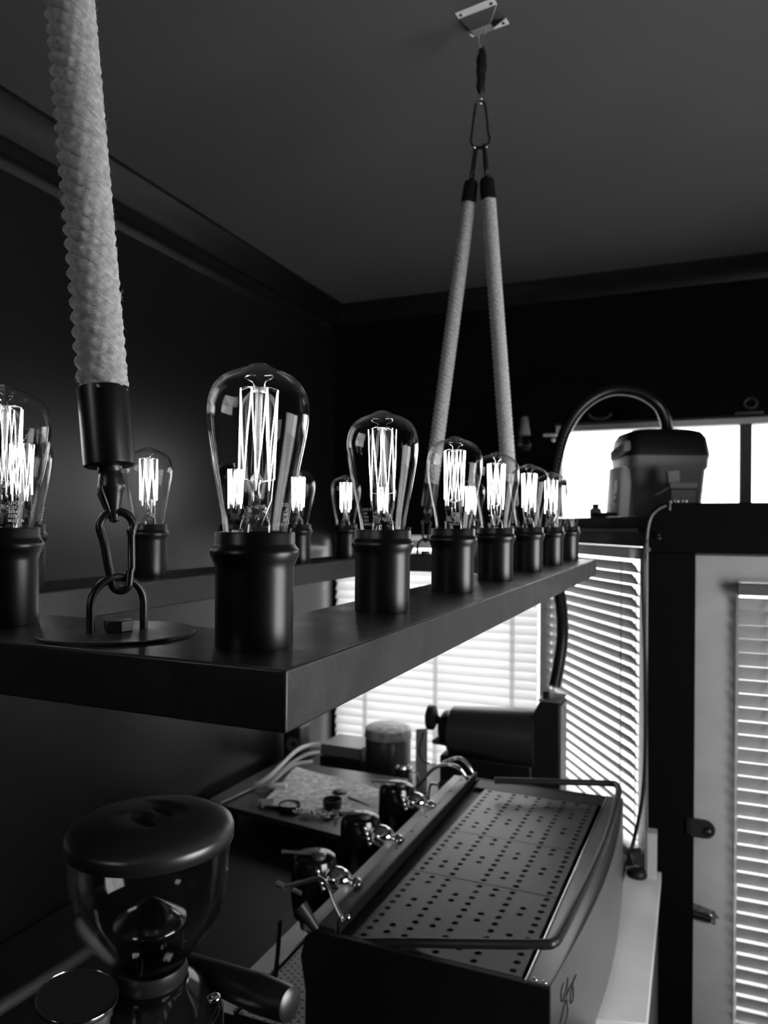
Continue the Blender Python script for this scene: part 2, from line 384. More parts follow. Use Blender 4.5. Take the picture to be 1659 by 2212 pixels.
for k in range(NF):
    a = 2*PI*k/NF; T0 = Vector((.0122*math.cos(a), .0122*math.sin(a), .0877)); wb.tube([(0, 0, .0885), Vector((T0.x*.6, T0.y*.6, .0893)), T0], .00022, 4)
    a1 = a+PI/NF; wb2.tube([(0, 0, .030), (.0108*math.cos(a1), .0108*math.sin(a1), .0325)], .0002, 4)
for sgn in (-1, 1):
    wb.tube(smoothpath([(sgn*.0035, 0, .0885), (sgn*.004, .001, .0925), (sgn*.009, .002, .095), (sgn*.0075, -.001, .0972), (sgn*.003, 0, .0968)]), .0004, 5)
    wb2.tube([(0, 0, .029), (sgn*.0108, 0, .033)], .0002, 4); wb2.tube([(sgn*.004, 0, .004), (sgn*.010, 0, .020), (sgn*.0108, 0, .033)], .0003, 5)
wb.build('upper_wires', wire_m, bulb_glass, smooth=60); wb2.build('lower_wires', wire_m, bulb_glass, smooth=60)
sb = MB().lathe([(.0001, .0893), (.0035, .0893), (.0048, .0882), (.0046, .087), (.0022, .0862), (.0019, .060), (.0018, .036), (.0036, .0335), (.0040, .031), (.0026, .029), (.0026, .017), (.0040, .0155), (.0075, .010), (.0095, .003), (.010, -.008)], 20, cap=False)
for k in range(22):
    a = random.uniform(0, 2*PI); z = random.uniform(.0, .016); r = .0098-.0045*max(0, z-.004)/.012
    sb.sphere((r*math.cos(a), r*math.sin(a), z), random.uniform(.0008, .0017), 8, (1, 1, random.uniform(.6, 1.6)))
sb.build('glass_stem', stem_glass, bulb_glass, smooth=60)
# printed lettering wrapped on the lower glass
def wrapped_text(lines, sz, z0, ang0, name, m, parent):
    allv = []; allf = []
    for i, t in enumerate(lines):
        cu = bpy.data.curves.new('t', 'FONT'); cu.body = t; cu.size = sz; cu.resolution_u = 2; cu.offset = .00003
        to = bpy.data.objects.new('t', cu); C.objects.link(to); bpy.context.view_layer.update()
        me = bpy.data.meshes.new_from_object(to.evaluated_get(bpy.context.evaluated_depsgraph_get()))
        n = len(allv)
        for v in me.vertices:
            z = z0-i*sz*1.05+v.co.y; r = prof_r(z)+.00012; a = ang0+v.co.x/.021
            allv.append((r*math.cos(a), r*math.sin(a), z))
        allf += [tuple(n+k for k in p.vertices) for p in me.polygons]
        bpy.data.objects.remove(to); bpy.data.meshes.remove(me)
    b = MB(); b.add(allv, allf); return b.build(name, m, parent)
wrapped_text(['LUCE E', 'L-ES', 'ST64', '0323', 'MADE IN'], .0030, .0165, math.radians(-90-52), 'etched_print', etch_m, bulb_glass)

# socket prototype ---------------------------------------------------------
sp = [(.0238, 0), (.0240, .0012), (.0240, .047), (.0243, .050), (.0258, .0535), (.0272, .0565), (.0275, .0585), (.0270, .0605), (.0256, .0622), (.0248, .0640), (.0247, .0700), (.0243, .0709), (.0222, .0709), (.0215, .060), (.0214, .052), (.0001, .052)]
sock = MB().lathe(sp, 48, cap=False).build('lamp_socket', sock_m, None, smooth=40)
MB().cyl((0, .0215, .069), (0, .0235, .0735), .0016, seg=10).build('grub_screw', blackm, sock, smooth=40)

spots = [(0, 0), (0, S), (0, 2*S), (0, .604), (0, 4*S), (0, 5*S), (0, 6*S),
         (-WD/2, 0), (-WD, 0), (-WD, S), (-WD, 2*S), (-WD, 3*S), (-WD, 4*S), (-WD, 5*S), (-WD, 6*S), (-WD/2, 6*S)]
lean = {0: (.0, -.022), 1: (0.0, -.016), 7: (0, .01)}
first = True
for k, (x, y) in enumerate(spots):
    if k == 0: s_, bb = sock, bulb_glass
    else: s_, bb = copy_tree(sock), copy_tree(bulb_glass)
    s_.parent = chand; bb.parent = chand
    s_.location = (x, y, 0); bb.location = (x, y, SOCK_H)
    az = math.atan2(y-EYE.y, x-EYE.x)-PI/2            # print faces roughly the same way on the nearest bulbs
    s_.rotation_euler = (0, 0, random.uniform(0, 6))
    lx = lean.get(k, (random.uniform(-.01, .01), random.uniform(-.01, .01)))
    bb.rotation_euler = (lx[0], lx[1], {0: az+PI*.88, 1: az}.get(k, random.uniform(0, 6)))

# eye plates on the short beams
def eye_plate(x, y, rz):
    p = MB().lathe([(.0001, .0022), (.0506, .0022), (.0512, .0016), (.0512, 0), (.0001, 0)], 64, cap=False).build('eye_plate', beam_m, chand, smooth=40)
    p.location = (x, y, 0.0002); p.rotation_euler = (0, 0, rz)
    pts = [(-.0185, 0, .001), (-.0185, 0, .016)]+[(-.0185*math.cos(a*PI/10), 0, .020+.0185*math.sin(a*PI/10)) for a in range(0, 11)]+[(.0185, 0, .016), (.0185, 0, .001)]
    MB().tube(pts, .0027, 14).build('shackle', blackm, p, smooth=40)
    hx = [(.0098*math.cos(PI/3*k+.3), .0098*math.sin(PI/3*k+.3)) for k in range(6)]
    h = MB().prism(hx, .0022, .0098).build('hex_bolt', blackm, p, bevel=.0006)
    h.location = (.000, -.001, 0)
    return p
EX = (-.108, -WD+.108)
eye_plate(EX[0], 0, math.radians(66)); eye_plate(EX[1], 0, math.radians(66)); eye_plate(EX[0], LEN, math.radians(20)); eye_plate(EX[1], LEN, math.radians(20))

# ================================================================== ROPES
def rope_mesh(length, R=.0168, seg=96, step=.0010, lay=.051, strands=5):
    n = int(length/step); vs = []; fs = []
    for i in range(n+1):
        z = i*step
        for k in range(seg):
            th = 2*PI*k/seg
            ph = (strands*(th+2*PI*z/lay)) % (2*PI)
            a = abs(math.sin(ph/2))            # 0 in the groove between strands
            bulge = .0036*(a**.75)
            yarn = .00022*math.sin(2*ph+4*th-2*PI*z/.0045)*a
            jit = .00018*math.sin(37*z*60+th*5)
            r = R-.0034+bulge+yarn+jit
            vs.append((r*math.cos(th), r*math.sin(th), z))
        if i:
            for k in range(seg):
                k2 = (k+1) % seg; fs.append(((i-1)*seg+k, (i-1)*seg+k2, i*seg+k2, i*seg+k))
    b = MB(); b.add(vs, fs); return b
def fuzz(length, R, count, rng):
    b = MB()
    for _ in range(count):
        th = rng.uniform(0, 2*PI); z = rng.uniform(.003, length-.003); e = Vector((math.cos(th), math.sin(th), 0)); t = Vector((-math.sin(th), math.cos(th), 0))
        l = rng.uniform(.0015, .0045); p0 = e*(R-.0006)+Vector((0, 0, z)); dz = rng.uniform(-1, 1)*l; dt = rng.uniform(-1, 1)*l
        b.tube([p0, p0+e*l*.35+t*dt*.4+Vector((0, 0, dz*.5)), p0+e*l*.55+t*dt+Vector((0, 0, dz))], [.00009, .00008, .00004], 3)
    return b
RL = .60; rng = random.Random(3)
FER = .054
rope_me = rope_mesh(RL-2*FER+.02)
def make_rope(bottom, apex, label, fuzz_n=0, group='rope legs holding the chandelier'):
    d = (Vector(apex)-Vector(bottom)); Lr = d.length
    r = thing('hanging_rope', label, 'rope', bottom, 0, group)
    r.rotation_mode = 'QUATERNION'; r.rotation_quaternion = d.to_track_quat('Z', 'Y')
    return r, Lr
proto = {}
def fill_rope(r, Lr, fuzz_n):
    # local z runs up the rope: hook tip 0, cap .03-.085, rope, cap, hook
    h0 = .036; c1 = h0+FER; c2 = Lr-.124
    rb = rope_mesh(c2-c1+.006, seg=96 if fuzz_n else 60, step=.001 if fuzz_n else .0016)
    ro = rb.build('rope_cord', rope_m, r, smooth=60); ro.location = (0, 0, c1-.003)
    if fuzz_n:
        f = fuzz(c2-c1, .0172, fuzz_n, rng).build('frayed_fibres', rope_m, ro); tag(f, 'loose jute fibres', kind='stuff')
    cap = [(.0001, h0), (.0150, h0), (.0168, h0+.0012), (.0170, h0+.004), (.0170, c1), (.0158, c1), (.0150, c1-.006), (.0001, c1-.006)]
    MB().lathe(cap, 48, cap=False).build('end_cap', sock_m, r, smooth=40)
    capt = [(.0001, c2+.051), (.010, c2+.051), (.0150, c2+.0475), (.0170, c2+.040), (.0172, c2), (.0150, c2), (.0001, c2+.006)]
    MB().lathe(capt, 32, cap=False).build('end_cap', sock_m, r, smooth=40)
    # bottom hook: collar rings, leaf shaped body, eye
    hk = MB().lathe([(.0001, h0+.002), (.0080, h0+.001), (.0082, h0-.003), (.0072, h0-.0042), (.0080, h0-.0055), (.0084, h0-.0085), (.0092, h0-.0125), (.0094, h0-.0150), (.0080, h0-.0170), (.0066, h0-.0225), (.0046, h0-.029), (.0034, h0-.0335), (.0034, h0-.037), (.0001, h0-.0385)], 20, cap=False)
    for sg in (-1, 1):
        hk.tube([(sg*.0092, 0, h0-.012), (sg*.0100, 0, h0-.0165), (sg*.0068, 0, h0-.024), (sg*.0032, 0, h0-.033)], [.0012, .0020, .0018, .0010], 8)
    hk.tube([(0, -.0085, h0-.010), (0, -.0092, h0-.017), (0, -.0060, h0-.026), (0, -.0030, h0-.036)], [.002, .0032, .0026, .001], 8)
    hk.build('swivel_hook', blackm, r, smooth=50)
    # top: neck, ring and clip
    z = c2+.051; tk = MB().cyl((0, 0, z-.004), (0, 0, z+.007), .006, .0052, 16)
    tk.tube([(.0085*math.cos(a*PI/8), 0, z+.013+.0085*math.sin(a*PI/8)) for a in range(16)], .0032, 10, True)
    tk.build('ring_eye', blackm, r, smooth=50)
    MB().cyl((0, 0, z+.021), (0, 0, Lr+.004), .0056, .0048, 14).build('clip', blackm, r, smooth=50)
ZB = CZ+.086; 
apexN = Vector((-WD/2-.002, 0, 2.905)); apexF = W(1037, 318, Y=LEN)
near_b = W(247, 1122, Y=-.0)
def leg(bottom, apex, side, label, fz):
    a = apex+Vector((side*.010, 0, 0)); r, Lr = make_rope(bottom, a, label); fill_rope(r, Lr, fz); return r
leg(near_b, apexN, 1, 'thick jute rope leg nearest the viewer, down to the near end of the chandelier', 900)
leg(Vector((-WD-near_b.x, 0, near_b.z)), apexN, -1, 'jute rope leg over the near left corner, beyond the left edge of view', 0)
leg(Vector((W(1108, 1050, Y=LEN).x-.001, LEN, near_b.z+.008)), apexF, 1, 'right one of the two jute rope legs at the far end of the chandelier', 0)
leg(Vector((W(921, 1088, Y=LEN).x, LEN, near_b.z+.008)), apexF, -1, 'left one of the two jute rope legs at the far end of the chandelier', 0)

# carabiners ---------------------------------------------------------------
def carabiner(label, top, bottom, normal, r=.0026, flip=False, m=None, group=None):
    d = Vector(top)-Vector(bottom); Lc = d.length; zz = d.normalized(); nn = Vector(normal); nn = (nn-zz*nn.dot(zz)).normalized(); xx = nn.cross(zz)
    root = thing('carabiner', label, 'carabiner', bottom, 0, group)
    M = Matrix((xx, nn, zz)).transposed().to_4x4(); root.rotation_mode = 'QUATERNION'; root.rotation_quaternion = M.to_quaternion()
    h = Lc; wT = h*.20; wB = h*.10
    if flip: wT, wB = wB, wT
    top_ = [(-wT*math.cos(PI*k/8), h-wT+wT*math.sin(PI*k/8)) for k in range(9)]
    low = [(wB*math.cos(PI*k/8), wB-wB*math.sin(PI*k/8)) for k in range(9)]
    xr = lambda z: wB+(wT-wB)*z/h
    spine = [(-xr(h*t), h*t) for t in (.3, .45, .6)]
    pth = [(xr(h*.26), h*.26)]+low+spine+top_+[(xr(h*.74), h*.74)]
    MB().tube([(v.x, 0, v.y) for v in smoothpath([(a, c, 0) for a, c in pth], 3)], r, 12).build('body', m or blackm, root, smooth=50)
    MB().tube([(xr(h*.24), 0, h*.24), (xr(h*.28)+r*.3, 0, h*.28), (xr(h*.68), 0, h*.68), (xr(h*.72), 0, h*.72), (xr(h*.76), 0, h*.76)], [r*1.1, r*.95, r*.92, r*1.2, r*1.15], 12).build('gate', m or blackm, root, smooth=50)
    return root
def smooth2(p):
    return [(v.x, v.y) for v in smoothpath([(a, b, 0) for a, b in p], 3)]
view = (EYE-near_b); view.z = 0
carabiner('black carabiner under the nearest rope, clipped to the shackle on the beam', near_b+Vector((.001, 0, .0055)), W(262, 1276, Y=0), -view, .0028)
carabiner('black carabiner under the near left rope, beyond the left edge of view', Vector((-WD-near_b.x, 0, near_b.z+.0055)), Vector((EX[1], 0, CZ+.033)), -view, .0028)
for X_, lb in ((W(1108, 1050, Y=LEN).x, 'black carabiner low at the far end, under the right far rope'), (W(921, 1088, Y=LEN).x, 'black carabiner low at the far end, under the left far rope')):
    carabiner(lb, Vector((X_, LEN, near_b.z+.0135)), Vector((EX[0] if X_ > -.2 else EX[1], LEN, CZ+.042)), (EYE-Vector((X_, LEN, 2.1))), .0028)

# ceiling hardware ---------------------------------------------------------
def ceiling_set(ap, px, py, rz, labels):
    top = Vector((px, py, ZC))
    br = thing('ceiling_bracket', labels[0], 'bracket', top, rz)
    # folded zinc bracket: two screwed flanges and a hanging trapezoid trough
    for s_ in (-1, 1): MB().box((0, s_*.036, -.0015), (.092, .022, .003)).build('flange', zinc_m, br, bevel=.0012)
    tr = MB(); t = .002
    for s_ in (-1, 1):
        A = [(-.046, s_*.027, -.002), (.046, s_*.027, -.002), (.024, s_*.010, -.026), (-.024, s_*.010, -.026)]
        B_ = [(x, y-s_*t, z) for x, y, z in A]
        tr.add(A+B_, [(0, 1, 2, 3), (4, 7, 6, 5), (0, 4, 5, 1), (1, 5, 6, 2), (2, 6, 7, 3), (3, 7, 4, 0)])
    tr.box((0, 0, -.027), (.048, .022, .003)); tr.build('trough', mat('dull_zinc', .3, .4, metal=.7), br, bevel=.0008)
    for sx in (-1, 1):
        for sy in (-1, 1):
            MB().cyl((sx*.036, sy*.036, -.0028), (sx*.036, sy*.036, -.0052), .0036, .0030, 12).build('screw', steelblk, br, smooth=40)
    tk = MB(); 
    for s_ in (-1, 1): tk.tube(smoothpath([(s_*.007, 0, -.026), (s_*.008, 0, -.046), (s_*.006, 0, -.062), (0, 0, -.072)]), .0016, 8)
    tk.build('hook', chrome_m, br, smooth=50)
    s0 = top+Vector((0, 0, -.070)); s1 = ap+Vector((0, 0, .118))
    sp_ = thing('strap', labels[1], 'strap', s1, 0)
    dd = s0-s1; b = MB(); n = 10
    for k in range(n): pass
    b.tube([Vector((0, 0, 0))+dd*(k/11)+Vector((.0012*math.sin(k*2.1), 0, 0)) for k in range(12)], [.004, .0085, .0095, .0090, .0100, .0095, .0115, .0110, .0115, .0110, .009, .006], 10)
    b.build('webbing', blackpl, sp_, smooth=60)
    MB().tube([(.005*math.cos(a*PI/6), 0, -.003+.008*math.sin(a*PI/6)) for a in range(12)], .0018, 8, True).build('ring', chrome_m, sp_, smooth=50)
    MB().tube([(.004*math.cos(a*PI/6), .002*math.sin(a*PI/6), -.015+.006*math.sin(a*PI/6)) for a in range(12)], .0016, 8, True).build('ring', chrome_m, sp_, smooth=50)
    carabiner(labels[2], s1+Vector((0, 0, -.014)), ap+Vector((0, 0, -.003)), EYE-ap+Vector((0, 0, .5)), .0026, flip=True, m=steelblk)
    v = EYE-ap; v.z = 0; v.normalize()
    lk = thing('shackle_ring', labels[3], 'ring', ap, 0)
    sx = Vector((v.y, -v.x, 0))
    MB().tube([sx*(-.012), sx*.012], .0030, 12).build('pin', blackm, lk, smooth=50)
    for s_ in (-1, 1): MB().sphere(sx*(s_*.013)+Vector((0, 0, .0)), .0042, 10).build('pin_end', chrome_m, lk, smooth=60)
ceiling_set(apexF, -.193, 1.216, math.radians(-8), ('bright zinc bracket screwed to the ceiling above the far ropes', 'black strap hanging from the far ceiling bracket', 'slim black carabiner joining the far strap to both far ropes', 'black pin with shiny ends at the apex of the far ropes'))
ceiling_set(apexN, -WD/2, 0, math.radians(-8), ('zinc bracket screwed to the ceiling above the near ropes, out of view', 'black strap on the near ceiling bracket, out of view', 'slim carabiner joining the near strap to the near ropes, out of view', 'black pin at the apex of the near ropes, out of view'))

# ================================================================== ESPRESSO MACHINE
MY0, MY1, MZ = .992, 2.05, 1.25
em = thing('espresso_machine', 'large black and steel espresso machine with perforated cup tray, seen from its back corner', 'espresso machine', (-.22, 1.5, .95))
def mloc(x, y, z): return (x+.22, y-1.5, z-.95)
def MBm(): return MB()
def shift(b): b.v = [mloc(*v) for v in b.v]; return b
def bow(y):                                   # plan curve of the bowed back
    t = (y-MY0)/(MY1-MY0); return .011+.0405*t+.030*math.sin(PI*t)
ys = [MY0+(MY1-MY0)*k/24 for k in range(25)]
# side cheeks and carcass
prof = [(-.475, 1.252), (-.50, 1.235), (-.512, 1.19), (-.50, 1.12), (-.50, .97), (.012, .97), (.012, 1.2495), (-.44, 1.2495), (-.445, 1.252)]
shift(MB().prism(prof, MY0-.004, MY0+.008, 'Y')).build('side_panel', blackpl, em, bevel=.0015)
shift(MB().prism(prof, MY1-.008, MY1+.004, 'Y')).build('side_panel', blackpl, em, bevel=.0015)
shift(MB().bx(-.47, .005, MY0+.008, MY1-.008, .975, 1.215)).build('body', blackpl, em)
# bowed steel back panel
vs = []; n = len(ys)
for z in (.972, 1.2505):
    for y in ys: vs.append((bow(y), y, z))
    for y in ys: vs.append((bow(y)-.004, y, z))
fs = []
for k in range(n-1):
    fs += [(k, k+1, 2*n+k+1, 2*n+k), (n+k, 3*n+k, 3*n+k+1, n+k+1), (2*n+k, 2*n+k+1, 3*n+k+1, 3*n+k), (k, n+k, n+k+1, k+1)]
fs += [(0, 2*n, 3*n, n), (n-1, 2*n-1, 4*n-1, 3*n-1)]
back = shift(MB().add(vs, fs)).build('back_panel', brushed_m, em, smooth=40)
# steel margin on top between tray and back edge
vs = []; 
for z in (1.2515, 1.2475):
    for y in ys: vs.append((bow(y)-.0005, y, z))
    for y in ys: vs.append((-.030+.035*(y-MY0), y, z))
fs = []
for k in range(n-1): fs += [(k, n+k, n+k+1, k+1), (2*n+k, 2*n+k+1, 3*n+k+1, 3*n+k), (n+k, 3*n+k, 3*n+k+1, n+k+1)]
fs += [(0, 2*n, 3*n, n), (n-1, 2*n-1, 4*n-1, 3*n-1)]
mg = shift(MB().add(vs, fs)).build('top_margin', mat('polished_margin', .30, .3, metal=.9), em)
shift(MB().tube([(-.034+.035*(y-MY0), y, 1.2505) for y in ys], .0026, 8)).build('edge_rod', chrome_m, em, smooth=60)
for (x, y) in ((-.019, MY0+.012), (-.001, MY0+.010)):
    shift(MB().lathe([(.0001, .0018), (.003, .0018), (.0046, .0006), (.0048, 0)], 16, Matrix.Translation((x, y, 1.2515)), False)).build('screw', chrome_m, em, smooth=50)
shift(MB().cyl((-.012, MY0-.004, 1.222), (-.012, MY0-.006, 1.222), .0042, seg=14)).build('screw', steelblk, em, smooth=50)
# perforated cup tray panels
def perforated(b, x0, x1, y0, y1, z, nx, ny, keep, rx, ry, th=.0015, skew=0):
    cx, cy = (x1-x0)/nx, (y1-y0)/ny
    def xf(x, y): return (x+skew*(y-MY0), y)
    for i in range(nx):
        for j in range(ny):
            a, c_ = x0+i*cx, y0+j*cy; mx_, my_ = a+cx/2, c_+cy/2
            if keep(i, j):
                ring = []; sq = []
                for k in range(16):
                    t = 2*PI*k/16+PI/16; ring.append(xf(mx_+rx*math.cos(t), my_+ry*math.sin(t)))
                    m_ = max(abs(math.cos(t)), abs(math.sin(t))); sq.append(xf(mx_+cx/2*math.cos(t)/m_, my_+cy/2*math.sin(t)/m_))
                # square corners need exact corners
                vs = [(p[0], p[1], z) for p in ring]+[(p[0], p[1], z) for p in sq]+[(p[0], p[1], z-th) for p in ring]
                fs = [(k, 16+k, 16+(k+1) % 16, (k+1) % 16) for k in range(16)]+[(k, (k+1) % 16, 32+(k+1) % 16, 32+k) for k in range(16)]
                cs = [xf(a+cx, c_+cy), xf(a, c_+cy), xf(a, c_), xf(a+cx, c_)]
                base = len(vs); vs += [(p[0], p[1], z) for p in cs]
                for q, kk in enumerate((1, 5, 9, 13)): fs.append((16+kk, base+q, 16+(kk+1) % 16))
                b.add(vs, fs)
            else:
                c4 = [xf(a, c_), xf(a+cx, c_), xf(a+cx, c_+cy), xf(a, c_+cy)]
                b.add([(p[0], p[1], z) for p in c4], [(0, 1, 2, 3)])
keepA = lambda i, j: (i % 2 == 0 and j not in (0, )) or (i % 2 == 1 and (j % 5) in (1, 2))
TY = [MY0+.012, 1.034+.30/3, 1.335, 1.60, 1.865, 1.985]
bounds = [(MY0+.012, 1.333, 11), (1.337, 1.602, 9), (1.606, 1.96, 12)]
for (a, c_, ny) in bounds:
    bb = MB(); sk = .03
    perforated(bb, -.400, -.045, a, c_, 1.2485, 9, ny, lambda i, j: (i % 2 == 0) or (j % 4 in (1, 2) and i % 4 == 1) or (j % 4 in (0, 3) and i % 4 == 3 and j > 0), .0074, .0072, skew=sk)
    shift(bb).build('cup_tray', tray_m, em)
shift(MB().bx(-.435, -.03, MY0+.01, MY1-.02, 1.216, 1.238)).build('tray_well', blackpl, em)
shift(MB().bx(-.41, .01, 1.965, MY1-.008, 1.22, 1.2485)).build('rear_shelf', blackpl, em)
# riveted front flange and black lip
shift(MB().prism([(-.478, MY0+.01), (-.436, MY0+.01), (-.428, MY1-.01), (-.468, MY1-.01)], 1.246, 1.2565)).build('front_flange', mat('dark_steel_flange', .075, .35, metal=.7), em, bevel=.001)
shift(MB().prism([(-.434, MY0+.012), (-.428, MY0+.012), (-.420, MY1-.01), (-.426, MY1-.01)], 1.246, 1.275)).build('lip', blackpl, em, bevel=.001)
for k in range(9):
    y = MY0+.08+k*.115
    for dx in (-.012, .010): shift(MB().lathe([(.0001, .0028), (.0022, .0022), (.0032, 0)], 10, Matrix.Translation((-.456+dx+.007*(y-1), y+(.03 if dx > 0 else 0), 1.2565)), False)).build('rivet', chrome_m, em, smooth=50)
shift(MB().prism([(-.512, MY0+.01), (-.478, MY0+.01), (-.466, MY1-.01), (-.50, MY1-.01)], 1.238, 1.2525)).build('front_plate', mat('front_plate_steel', .8, .4, metal=.1), em, bevel=.001)
# cup rail
rail = [W(748, 2040, Y=MY0+.01), W(850, 2036, Y=MY0+.02), W(1000, 2038, Y=MY0+.035), W(1165, 2040, Z=1.292)]
a_ = W(1195, 2036, Z=1.295); rail += [a_, W(1212, 2015, Z=1.296)]
rail += [W(x, y, Z=1.298) for x, y in ((1240, 1960), (1268, 1905), (1294, 1850), (1315, 1795), (1329, 1745), (1336, 1712))]
rail += [W(1332, 1696, Z=1.298), W(1310, 1692, Z=1.298), W(1200, 1689, Z=1.297), W(1068, 1686, Z=1.292)]
rb_ = MB().tube(smoothpath(rail, 6), .0098, 14); shift(rb_)
rl = rb_.build('cup_rail', satinpl, em, smooth=60)
# group heads
def group_head(y):
    x, z = -.592, 1.272
    g = shift(MB().lathe([(.0001, .034), (.036, .034), (.050, .028), (.056, .012), (.057, -.06), (.050, -.11), (.0001, -.11)], 32, Matrix.Translation((x, y, z)), False)).build('group_head', mat('gloss_black', .006, .14, spec=.7), em, smooth=40)
    shift(MB().sphere((x+.060, y-.006, z-.012), .037, 24, (1.15, .9, .8))).build('chrome_dome', chrome_m, g, smooth=70)
    shift(MB().sphere((x+.112, y+.0, z-.02), .017, 16)).build('pipe_elbow', chrome_m, g, smooth=70)
    pd = MB().lathe([(.0001, .012), (.012, .012), (.018, .008), (.018, 0), (.0001, 0)], 20, Matrix.Translation((x+.018, y-.014, z+.034)), False)
    pd.tube([(x+.008, y-.016, z+.042), (x-.058, y-.036, z+.044), (x-.068, y-.039, z+.044)], [.0040, .0038, .0056], 10); shift(pd).build('paddle', brushed_m, g, smooth=50)
    for k in range(4): shift(MB().sphere((x+.034+.004*k, y-.050+.002*k, z+.018-.014*k), .0062, 12, (1, .8, 1.2))).build('collar_bolt', chrome_m, g, smooth=60)
    pf = MB().lathe([(.0001, -.10), (.036, -.10), (.038, -.115), (.034, -.14), (.0001, -.145)], 24, Matrix.Translation((x, y, z)), False); shift(pf).build('filter_basket', chrome_m, g, smooth=50)
    return g
for y in (1.20, 1.47, 1.74): group_head(y)
# steam wand at the near end: chrome arm with black lever
nb = MB().tube(smoothpath([W(612, 1916, Y=1.06), W(650, 1906, Y=1.05), W(690, 1898, Y=1.04), W(708, 1915, Y=1.03), W(722, 1950, Y=1.02), W(741, 1990, Y=1.01)], 6), [.0045]*31, 10)
shift(nb).build('steam_arm', chrome_m, em, smooth=60)
p = W(743, 1985, Y=1.012)
for q_ in ((-.006, 0, .002), (.009, 0, .005)): shift(MB().sphere(p+Vector(q_), .0055, 10)).build('hinge_nut', chrome_m, em, smooth=60)
kn = MB().cyl(W(648, 1958, Y=1.0), W(684, 2008, Y=1.0), .0165, .0085, 20); shift(kn).build('steam_knob', satinpl, em, smooth=50)
shift(MB().cyl(W(612, 1915, Y=.99), W(598, 1908, Y=.99), .006, .006, 12)).build('lever_tip', brushed_m, em, smooth=50); shift(MB().cyl(W(650, 1930, Y=.99), W(632, 1922, Y=.99), .0045, .0045, 12)).build('lever_tip', brushed_m, em, smooth=50)
sc_ = MB().tube(smoothpath([W(605, 1990, Y=1.05), W(600, 2060, Y=1.06), W(592, 2130, Y=1.06)], 6), .0052, 10); shift(sc_).build('steam_wand', blackm, em, smooth=60)
sc_ = MB().tube(smoothpath([W(945, 1655, Y=2.02), W(985, 1638, Y=2.03), W(1008, 1648, Y=2.04), W(1024, 1676, Y=2.04), W(1030, 1690, Y=2.04)], 6), .006, 10); shift(sc_).build('steam_arm', chrome_m, em, smooth=60)
sc_ = MB().tube(smoothpath([W(900, 1700, Y=1.95), W(940, 1658, Y=1.97), W(985, 1655, Y=1.98), W(1008, 1680, Y=1.99), W(1015, 1700, Y=1.99)], 6), .006, 10); shift(sc_).build('steam_arm', chrome_m, em, smooth=60)
# drip tray and splash plate on the working side
dp = MB().prism([(-.78, 1.05), (-.722, 1.05), (-.722, 1.95), (-.78, 1.95)], .972, .978); shift(dp).build('drip_shelf', mat('drip_shelf_steel', .9, .45, metal=.1), em, bevel=.001)
shift(MB().tube([(-.719, 1.05, .980), (-.719, 1.95, .980)], .0028, 8)).build('drip_edge', chrome_m, em, smooth=50)
pb = MB(); perforated(pb, -.714, -.52, 1.06, 1.52, .972, 13, 52, lambda i, j: (i+j) % 2 == 0, .0044, .0034, th=.002)
shift(pb).build('drip_grid', mat('drip_grid_steel', .75, .45, metal=.1), em)
shift(MB().bx(-.80, -.51, 1.045, 1.96, .953, .966)).build('drip_basin', blackpl, em)
for (x, y) in ((-.44, 1.06), (-.04, 1.06), (-.44, 1.98), (-.02, 1.98)):
    shift(MB().cyl((x, y, .950), (x, y, .976), .018, seg=18)).build('foot', blackpl, em, smooth=50)
# signature lettering on the back panel
def onpanel(u, v):
    px, py = 1080+u/4.366, 1960+v/4.366
    y = 1.1
    for _ in range(8): p = W(px, py, X=bow(y)+.001) if abs((FW+CR*((px-829.5)/FPX)).x) > 1e-3 else W(px, py, Y=y); y = max(MY0, min(1.4, p.y))
    # intersect with the chord of the panel near its end
    v0 = FW+CR*((px-829.5)/FPX)-CU*((py-PYH)/FPX); sl = (bow(1.2)-bow(1.0))/.2; 
    # x = bow(1)+sl*(y-1)+.0012
    t = (bow(1.0)+.0012+sl*(EYE.y-1.0)-EYE.x)/(v0.x-sl*v0.y); return EYE+v0*t
strokes = [[(600, 715), (583, 770), (576, 840), (585, 892), (602, 850), (622, 770), (640, 662)], [(643, 662), (636, 760), (622, 865)], [(628, 835), (660, 760), (695, 690), (720, 638)], [(700, 665), (688, 730), (672, 800), (662, 870), (670, 908), (686, 870), (694, 800), (688, 738)],
           [(628, 870), (606, 930), (588, 1010), (566, 1100)], [(628, 870), (640, 950), (634, 1030), (612, 1100)], [(585, 888), (612, 880), (632, 868)]]
sg = MB()
for s_ in strokes: sg.tube(smoothpath([onpanel(*q) for q in s_], 4), .0009, 6)
shift(sg).build('signature', blackpl, em)

# ================================================================== COUNTER, LEDGE
struct_counter = thing('counter', 'dark worktop running under the espresso machine and along the back', 'counter', (-.7, 1.4, 0))
cpoly = [(x+.7, y-1.4) for x, y in ((-1.492, .15), (.04, .15), (.04, 2.34), (-.41, 3.03), (-1.492, 3.03))]
MB().prism(cpoly, .91, .95).build('worktop', mat('dark_worktop', .010, .5), struct_counter, bevel=.003)
cpoly = [(x+.7, y-1.4) for x, y in ((-1.48, .2), (.02, .2), (.02, 2.30), (-.43, 2.98), (-1.48, 2.98))]
MB().prism(cpoly, 0, .91).build('base_cabinet', blackpl, struct_counter)
lg = thing('ledge', 'pale worn side worktop between the espresso machine and the black door frame', 'ledge', (.08, 1.8, 0))
pl = [(-.04+.0, 1.425), (.165, 1.425+.03), (.165, 2.262), (.12, 2.262), (.055, 2.30), (-.04, 2.42)]
pl = [(x-.08, y-1.8) for x, y in [(.045, 1.40), (.158, 1.43), (.158, 2.255), (.045, 2.255)]]
